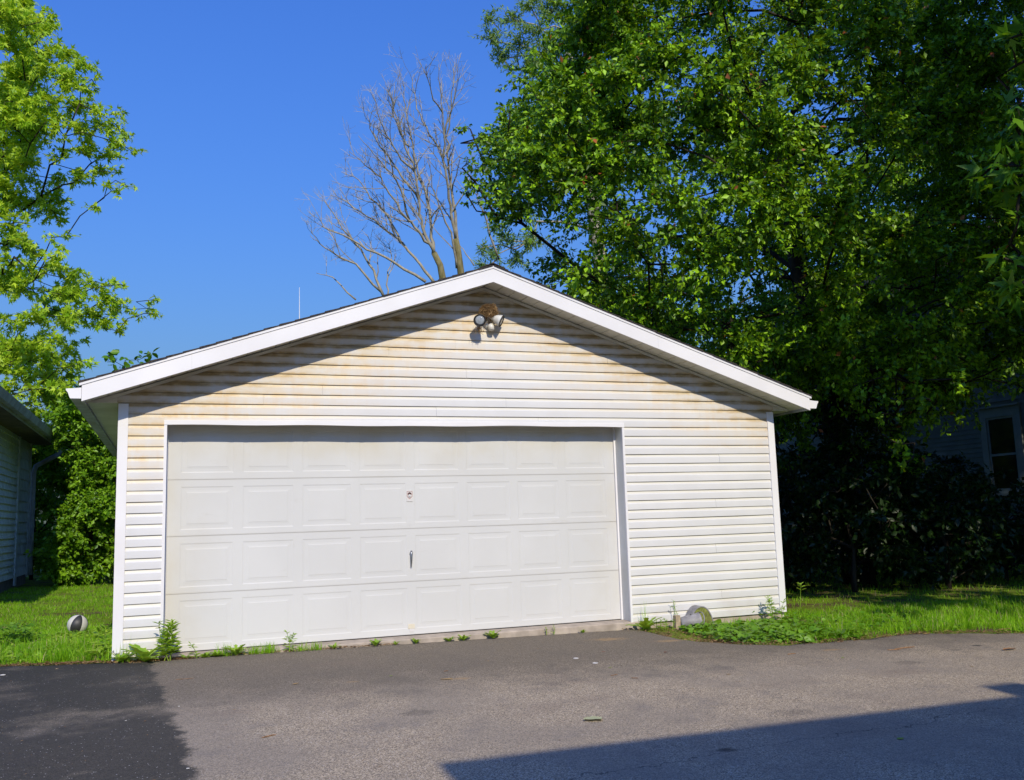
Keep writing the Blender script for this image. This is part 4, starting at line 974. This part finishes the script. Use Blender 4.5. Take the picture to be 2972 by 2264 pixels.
for i, t in enumerate(np.linspace(.02, math.pi-.02, 15)): V.append((cx_+.14*math.cos(t), cy_-.066+r4.uniform(-.004, .004), zg-.03+.24*math.sin(t)))
V.append((cx_, cy_-.13, zg+.05)); F = [(i, i+1, 15) for i in range(14)]
mo.add(V, F).build('moss', M['moss'], cv)

# ------------------------------------------------------------------ lawn, ground cover, weeds
def blades(name, label, pts, hmin, hmax, wid, mat, seed, lean=.45, cat='grass', kind='stuff'):
    g = np.random.default_rng(seed); P = np.asarray(pts); n = len(P)
    h = g.uniform(hmin, hmax, n); az = g.uniform(0, 2*math.pi, n); l = np.abs(g.normal(0, lean, n))
    d = np.stack([np.cos(az)*l, np.sin(az)*l, np.ones(n)], 1); d = unit(d)
    az2 = g.uniform(0, 2*math.pi, n); s = np.stack([np.cos(az2), np.sin(az2), np.zeros(n)], 1)*(wid*g.uniform(.6, 1.4, n))[:, None]
    mid = P + d*h[:, None]*.55; tip = P + d*h[:, None]*.95 + np.stack([np.cos(az)*l, np.sin(az)*l, -l*.6], 1)*h[:, None]*.45
    V = np.stack([P-s*.5, P+s*.5, mid+s*.42, mid-s*.42, tip+s*.06, tip-s*.06], 1).reshape(-1, 3)
    b = (np.arange(n)*6)[:, None]; F = np.concatenate([b+np.array([[0, 1, 2, 3]]), b+np.array([[3, 2, 4, 5]])])
    return tag(fast_mesh(name, V, F, mat), label, cat, kind=kind)
def scatter(n, x0, x1, y0, y1, ok, seed, clump=None):
    g = np.random.default_rng(seed); x = g.uniform(x0, x1, n); y = g.uniform(y0, y1, n)
    if clump:
        nc = int(n/clump[0]); cx = g.uniform(x0, x1, nc); cy = g.uniform(y0, y1, nc); i = g.integers(0, nc, n)
        x = cx[i]+g.normal(0, clump[1], n); y = cy[i]+g.normal(0, clump[1], n)
    k = [j for j in range(n) if ok(x[j], y[j]) and (not clump or math.sin(x[j]*2.3+1.1*math.sin(y[j]*1.9))*math.sin(y[j]*2.9+.7*x[j]) < .30+.6*g.random())]
    return np.array([(x[j], y[j], gz(x[j], y[j])-.004) for j in k])
inL = lambda x, y: y > edge_y(x)+.06 + .04*math.sin(x*9)+.03*math.sin(x*23) and not (x > -3.60 and y > -.02) and not (x < -6.18 and 4.3 < y < 15.4) and x < -3.17
blades('left_lawn', 'sunlit green grass between the shed and the garage', np.concatenate([scatter(52000, -6.2, -3.2, -.1, 3.6, inL, 71, (26, .05)), scatter(36000, -6.4, -3.3, 3.4, 13.2, inL, 72, (26, .07)), scatter(5000, -12, -5.4, -.1, 1.2, inL, 73)]), .02, .085, .0065, M['grass'], 74, .8)
blades('left_tall_grass', 'longer tufts of grass along the left edge of the drive', scatter(6500, -5.4, -3.3, .0, 1.3, inL, 75, (40, .04)), .08, .22, .0065, M['grass'], 76, .75)
inR = lambda x, y: y > edge_y(x)+.07+.03*math.sin(x*13)+.02*math.sin(x*31) and not (x < 3.66 and y > -.06) and x > 2.4
blades('right_lawn', 'grass strip and shaded lawn right of the garage', np.concatenate([scatter(42000, 2.4, 7.5, -2.9, .6, inR, 77, (24, .05)), scatter(26000, 3.7, 13, -5, 6.5, inR, 78)]), .025, .10, .0065, M['grass'], 79, .75)
blades('right_tall_grass', 'longer grass fringe along the right edge of the drive', scatter(7000, 3.2, 7.0, -3.0, -.6, inR, 80, (36, .05)), .09, .20, .006, M['grass'], 81, .5)

def cover(name, label, pts, size, mat, seed, hmin=.03, hmax=.14, T=LEAF_T):
    g = np.random.default_rng(seed); P = np.asarray(pts).copy(); n = len(P); P[:, 2] += g.uniform(hmin, hmax, n)
    az = g.uniform(0, 2*math.pi, n); D = np.stack([np.cos(az), np.sin(az), g.uniform(-.35, .25, n)], 1)
    N = unit(g.normal(size=(n, 3))*.35 + np.array([0, -.25, 1.0])); V, F = leaves(P, D, N, size*g.uniform(.6, 1.35, n), T)
    return tag(fast_mesh(name, V, F, mat), label, 'plants', kind='stuff')
BROAD = (LEAF_T[0]*np.array([1, 1.45, 1]), LEAF_T[1])
inC = lambda x, y: y > edge_y(x)+.07 + .05*math.sin(x*11) and y < -.30-.10*math.sin(x*5) and x > 1.95 and x < 3.6 and not (x < 2.34 and y > -.30) and not (x > 3.0 and rnd.random() < (x-3.0)*1.4)
cover('ground_cover', 'broad-leaved green ground cover in front of the right wall', scatter(2600, 1.9, 3.8, -1.6, 0, inC, 82), .060, M['cover'], 83, .005, .085, T=BROAD)
inC2 = lambda x, y: 3.0 < x < 4.6 and y > edge_y(x)+.06 and y < -.45 - .5*(x-3.9)
cover('ground_cover', 'smaller leafy weeds mixed into the grass past the right corner', scatter(420, 3.0, 4.6, -1.7, -.1, inC2, 84), .045, M['cover'], 85, T=BROAD)
inLc = lambda x, y: inL(x, y) and y < 2.6
cover('clover_patch', 'clover and leafy weeds mixed into the left lawn', scatter(5200, -5.8, -3.25, 0, 2.6, inLc, 86, (14, .10)), .036, M['clover'], 87, .02, .085, BROAD)
pl = ground_at(40, 1880)
cover('maple_seedlings', 'broad lobed leaves of seedlings at the lower left corner of the lawn', np.array([(pl[0]+rng.normal(0, .16), pl[1]+.15+rng.normal(0, .22), gz(pl[0], pl[1])) for _ in range(60)]), .15, M['cover'], 88, .06, .24, LOBE_T)
# leaf litter along the edges of the asphalt
inD = lambda x, y: -.05-.05*rnd.random() < y-edge_y(x) < .10+.10*rnd.random() and (x > 1.45 or x < -2.9)
def litter(name, label, pts, size, seed):
    g = np.random.default_rng(seed); P = np.asarray(pts).copy(); n = len(P)
    P[:, 2] += .022 + g.uniform(0, .008, n); az = g.uniform(0, 2*math.pi, n)
    D = np.stack([np.cos(az), np.sin(az), g.uniform(-.12, .12, n)], 1); N = unit(g.normal(size=(n, 3))*.25+np.array([0, 0, 1.0]))
    V, F = leaves(P, D, N, size*g.uniform(.4, 1.4, n), NARROW_T); return tag(fast_mesh(name, V, F, M['dry']), label, 'litter', kind='stuff')
litter('leaf_litter', 'brown leaf litter along the edge of the drive', np.concatenate([scatter(26000, 1.4, 6, -3, .1, inD, 90), scatter(9000, -5, -2.9, -.2, .4, inD, 91), scatter(900, 1.46, 2.2, -1.2, -.2, lambda x, y: y > edge_y(x), 92)]), .030, 93)
inS = lambda x, y: abs(y+.055) < .045
litter('threshold_litter', 'dry stems and dirt crumbs along the foot of the garage door', scatter(1500, -3.3, -1.0, -.11, -.01, inS, 94), .022, 95)
crumbs = scatter(1100, -5.5, 6, -5.2, -.3, lambda x, y: y < edge_y(x)-.08, 96); litter('drive_crumbs', 'tiny dry crumbs and seeds scattered over the asphalt', crumbs, .014, 97)

def weed(label, x, y, hgt, n, leaf, seed, stems=1, T=NARROW_T, spread=.03, name='weed', group='weeds along the garage front', mat='weed'):
    g = np.random.default_rng(seed); t = tag(empty(name), label, 'weed', group); z0 = gz(x, y)+.015; sm = MB()
    P = []; D = []; N = []; S = []
    for s in range(stems):
        bx_, by_ = x+g.normal(0, spread), y+g.normal(0, spread*.5); top = np.array([bx_+g.normal(0, .15)*hgt, by_-abs(g.normal(0, .06))*hgt, z0+hgt*g.uniform(.75, 1.0)])
        b = np.array([bx_, by_, z0-.02]); mid = (b+top)/2+np.array([g.normal(0, .012), 0, 0]); sm.tube([b, mid, top], [.004, .0035, .0015], 5)
        for k in range(n):
            f = g.uniform(.12, 1)**.8; p = b+(top-b)*f; az = k*2.4+g.normal(0, .3); elev = .25+.9*max(0, f-.6)
            P.append(p); D.append((math.cos(az), math.sin(az)*.9, elev+g.normal(0, .15))); N.append((g.normal(0, .2), -.2, 1)); S.append(leaf*(1.15-.55*f)*g.uniform(.8, 1.2))
    V, F = leaves(np.array(P), np.array(D), np.array(N, float), np.array(S), T); sm.build('stem', M[mat], t)
    fast_mesh('foliage', V, F, M[mat], t); return t
def rosette(label, x, y, n, L, seed, T=TOOTH_T, group='weeds along the garage front'):
    g = np.random.default_rng(seed); t = tag(empty('rosette_weed'), label, 'weed', group); z0 = gz(x, y)+.012
    az = np.arange(n)*2.4+g.normal(0, .3, n); P = np.stack([x+.006*np.cos(az), y+.006*np.sin(az), np.full(n, z0)], 1)
    L = L*1.25; D = np.stack([np.cos(az), np.sin(az), g.uniform(.25, 1.3, n)], 1); N = np.stack([-np.cos(az)*.6, -np.sin(az)*.6, np.ones(n)], 1)
    V, F = leaves(P, D, N, L*g.uniform(.7, 1.2, n), T); fast_mesh('foliage', V, F, M['weed'], t)
    MB().tube([(x, y, z0-.02), (x, y, z0+.004)], [.006, .005], 5).build('stem', M['weed'], t); return t
def tuft(label, x, y, n, h, seed, group='weeds along the garage front'):
    g = np.random.default_rng(seed); P = np.array([(x+g.normal(0, .035), y+g.normal(0, .012), gz(x, y)+.012) for _ in range(n)])
    return blades('grass_tuft', label, P, h*.4, h, .004, M['grass'], seed+1, .35, 'weed', None)
weed('tall leafy weed at the left foot of the garage door', -3.12, -.125, .35, 34, .11, 301, stems=5, spread=.06)
weed('small star-leaved weed right of the tall leafy weed', -2.86, -.09, .17, 20, .065, 302)
weed('slender weed with thin leaves in the middle of the left door half', -2.02, -.075, .20, 22, .065, 303, stems=2)
weed('leafy weed growing behind the left corner post of the garage', -3.66, .12, .36, 22, .12, 304, stems=2, group='weeds along the garage front')
weed('feathery weed at the right corner of the garage', 3.30, -.16, .30, 20, .075, 305, stems=4, spread=.05)
weed('tall single weed just past the right corner of the garage', 3.74, -.10, .40, 12, .10, 306, stems=1)
weed('bushy low weed hugging the wall right of the door jamb', 1.86, -.22, .12, 14, .05, 307, stems=7, spread=.07)
weed('thin weed sprouting behind the grey bucket', 2.12, -.05, .30, 10, .05, 308, stems=2)
weed('sparse pale weed near the right end of the door', .62, -.075, .10, 12, .03, 309, stems=2)
rosette('dandelion rosette right of the door jamb', 1.66, -.20, 16, .15, 310)
rosette('serrated thistle rosette between post and tall weed', -3.30, -.13, 14, .16, 311)
rosette('flat leafy rosette at the left foot of the corner post', -3.50, -.08, 14, .12, 312)
rosette('low leafy weed under the second door panel column', -2.52, -.085, 16, .11, 313)
rosette('low moss-green weed beside the small star-leaved weed', -2.79, -.085, 40, .05, 314)
rosette('second low moss-green weed at the threshold', -2.69, -.085, 40, .055, 324)
rosette('low weed under the middle of the door, left one', -1.22, -.07, 14, .06, 315)
rosette('low weed under the middle of the door, dark one', -.82, -.07, 14, .05, 316)
rosette('low weed under the fifth door panel column, left one', -.48, -.07, 14, .055, 317)
rosette('low weed under the fifth door panel column, right one', -.33, -.07, 16, .06, 318)
rosette('bright weed clump under the sixth door panel column', -.02, -.07, 20, .08, 319)
rosette('tiny round weed under the seventh door panel column', .98, -.08, 18, .035, 320)
rosette('small spiky weed under the first door panel column', -2.96, -.085, 10, .06, 350)
rosette('low weed between the third and fourth door panel columns', -1.62, -.072, 12, .055, 351)
rosette('tiny dark weed under the fourth door panel column', -1.02, -.07, 10, .035, 352)
tuft('fine grass tuft under the fourth door panel column', -1.80, -.075, 70, .11, 353)
tuft('fine grass tuft right of the slender door weed', -1.93, -.075, 60, .12, 355)
tuft('short grass tuft left of the slender door weed', -2.22, -.075, 130, .13, 330)
tuft('thin grass tuft under the third door panel column', -2.36, -.075, 80, .12, 332)
tuft('wispy dry grass against the left corner post', -3.46, -.10, 22, .30, 334)
tuft('wispy grass against the wall right of the door jamb', 1.70, -.12, 16, .34, 336)
tuft('grass tuft under the serrated rosette', -2.62, -.08, 70, .15, 338)
tuft('drooping grass clump at the left edge of the drive', -3.98, .16, 150, .26, 340)
tuft('second drooping grass clump near the corner post', -3.78, .12, 110, .22, 342)

# ------------------------------------------------------------------ things lying on the drive
def drive_pt(u, v): p = ground_at(u, v); return p[0], p[1], gz(p[0], p[1])+TH+.002
def lying_leaf(label, u, v, L, W, mat, seed, rot, curl=.25, name='fallen_leaf'):
    g = np.random.default_rng(seed); x, y, z = drive_pt(u, v); n = 9; V = []; F = []
    up_, lo_ = [], []
    for i in range(n):
        t = i/(n-1); w_ = W*math.sin(math.pi*min(1, t*.96+.02))**.7*(.55+.75*g.random()); 
        for s in (1, 0, -1): V.append((L*(t-.5), s*w_*.5, z*0 + curl*L*(abs(s)*.16*(1+g.random()*.8)) + .03*L*math.sin(3*t+seed) + .03*L))
    for i in range(n-1):
        for j in range(2): F.append((i*3+j, i*3+j+1, (i+1)*3+j+1, (i+1)*3+j))
    c, s = math.cos(rot), math.sin(rot)
    V = [(x+p[0]*c-p[1]*s, y+p[0]*s+p[1]*c, z+p[2]) for p in V]
    o = MB().add(V, F).build(name, mat, None, smooth=True); return tag(o, label, 'leaf', 'leaves fallen on the drive')
pale = mat_leaf('leaf_pale', (0.46, 0.48, 0.27), (0.50, 0.52, 0.30), None, .1, .7); green = mat_leaf('leaf_green_fallen', (0.22, 0.34, 0.04), (0.28, 0.40, 0.06), None, .1, .6)
brown = mat_leaf('leaf_brown_fallen', (0.30, 0.15, 0.06), (0.36, 0.2, 0.09), None, 0, .8); red = mat_leaf('leaf_red_fallen', (0.30, 0.075, 0.035), (0.34, 0.1, 0.05), None, 0, .7)
rust = mat_leaf('leaf_ochre_fallen', (0.42, 0.27, 0.10), (0.46, 0.3, 0.12), None, 0, .8)
lying_leaf('large pale green curled leaf in the middle of the drive', 1722, 2099, .135, .11, pale, 1, .12, .22)
lying_leaf('small bright green leaf left of the drive centre', 1135, 1969, .028, .024, green, 2, .4)
lying_leaf('yellow-green leaf below the right end of the door', 1771, 1945, .032, .02, green, 3, .2)
lying_leaf('dim green leaf in the shaded lower right of the drive', 2614, 2155, .05, .03, green, 4, .1)
lying_leaf('green leaf fragment on the right part of the drive', 2446, 1916, .035, .02, green, 5, .3)
lying_leaf('red-brown leaf below the right end of the door', 1752, 1899, .036, .022, red, 6, .1)
lying_leaf('red-brown leaf in front of the ground cover', 1932, 1900, .04, .02, red, 7, .2)
lying_leaf('orange-brown leaf on the sunny right of the drive', 2115, 1965, .038, .022, rust, 8, .0)
lying_leaf('ochre leaf pair below the door centre', 1296, 1979, .10, .045, rust, 9, .05, .1)
lying_leaf('yellowish leaf by the right lawn edge', 2690, 1846, .09, .03, rust, 10, .0)
lying_leaf('pale brown leaf below the left door half', 858, 1993, .05, .025, rust, 11, .3)
lying_leaf('light leaf on the dark sealed patch near the grass', 165, 1949, .03, .02, rust, 12, .2)
lying_leaf('dark brown leaf at the far right edge of the drive', 2930, 1893, .16, .06, brown, 13, .1, .2)
lying_leaf('small tan leaf on the right of the drive by the shadow', 2823, 1942, .03, .02, rust, 14, .1)
def twig_obj(label, u, v, L, rot, rad=.003, seed=0):
    x, y, z = drive_pt(u, v); c, s = math.cos(rot), math.sin(rot)
    P = [(x+c*L*t, y+s*L*t + .03*L*math.sin(5*t+seed), z+rad*.6) for t in np.linspace(-.5, .5, 6)]
    return tag(MB().tube(P, [rad*.7, rad, rad*.9, rad, rad*.8, rad*.4], 5).build('twig', M['dry_twig']), label, 'twig', 'twigs lying on the drive')
M['dry_twig'] = mat_bark('dry_twig_bark', (0.22, 0.12, 0.06), (0.40, 0.24, 0.13), 40)
twig_obj('red-brown twig on the lower left of the grey asphalt', 781, 2147, .10, .45, .004, 1)
twig_obj('long tan twig on the right of the drive', 2625, 1888, .26, .12, .006, 2)
twig_obj('forked brown twig beside the long tan twig', 2595, 1893, .12, -.3, .004, 3)
twig_obj('thin straw lying below the tall leafy weed', 537, 1978, .14, .02, .002, 4)
twig_obj('dark twig below the ochre leaf pair', 1295, 1955, .05, .5, .003, 5)
twig_obj('twig at the right end of the sunny asphalt', 1843, 1976, .06, -.8, .003, 6)
twig_obj('pale twig right of the small yellow-green leaf', 1783, 1967, .08, .3, .003, 7)
twig_obj('twig below the ground cover', 2298, 1905, .09, .05, .004, 8)
twig_obj('twig lying near the right lawn edge', 2920, 1832, .22, .05, .005, 9)
for (u, v, lab) in ((1672, 1918, 'white plastic ring on the asphalt, nearer the garage door'), (1728, 1932, 'white plastic ring on the asphalt, right one of the two')):
    x, y, z = drive_pt(u, v)
    tag(MB().tube([(x+.021*math.cos(t), y+.021*math.sin(t), z+.002) for t in np.linspace(0, 2*math.pi, 18)], .0028, 5).build('plastic_ring', M['sign_white']), lab, 'ring', 'white rings on the drive')
for k, (u, v, sz, lab) in enumerate(((8, 1967, .035, 'white paper scrap at the left frame edge on the sealed patch'), (365, 2101, .012, 'white chip in the middle of the sealed patch'), (545, 2242, .016, 'tan chip at the bottom of the sealed patch edge'), (519, 2059, .016, 'white chip just right of the sealed patch'), (165, 1948, .014, 'pale chip near the grass on the sealed patch'))):
    x, y, z = drive_pt(u, v); r_ = random.Random(k)
    V = [(x+sz*.5*math.cos(t)*r_.uniform(.7, 1.2), y+sz*.35*math.sin(t)*r_.uniform(.7, 1.2), z) for t in np.linspace(0, 5.4, 6)]
    V2 = [(p[0], p[1], z+sz*.18) for p in V]; n = 6
    tag(MB().add(V+V2, [tuple(range(5, -1, -1)), tuple(range(6, 12))]+[(i, (i+1) % 6, 6+(i+1) % 6, 6+i) for i in range(6)]).build('pebble_chip', M['sign_white']), lab, 'chip', 'pale chips on the sealed patch')
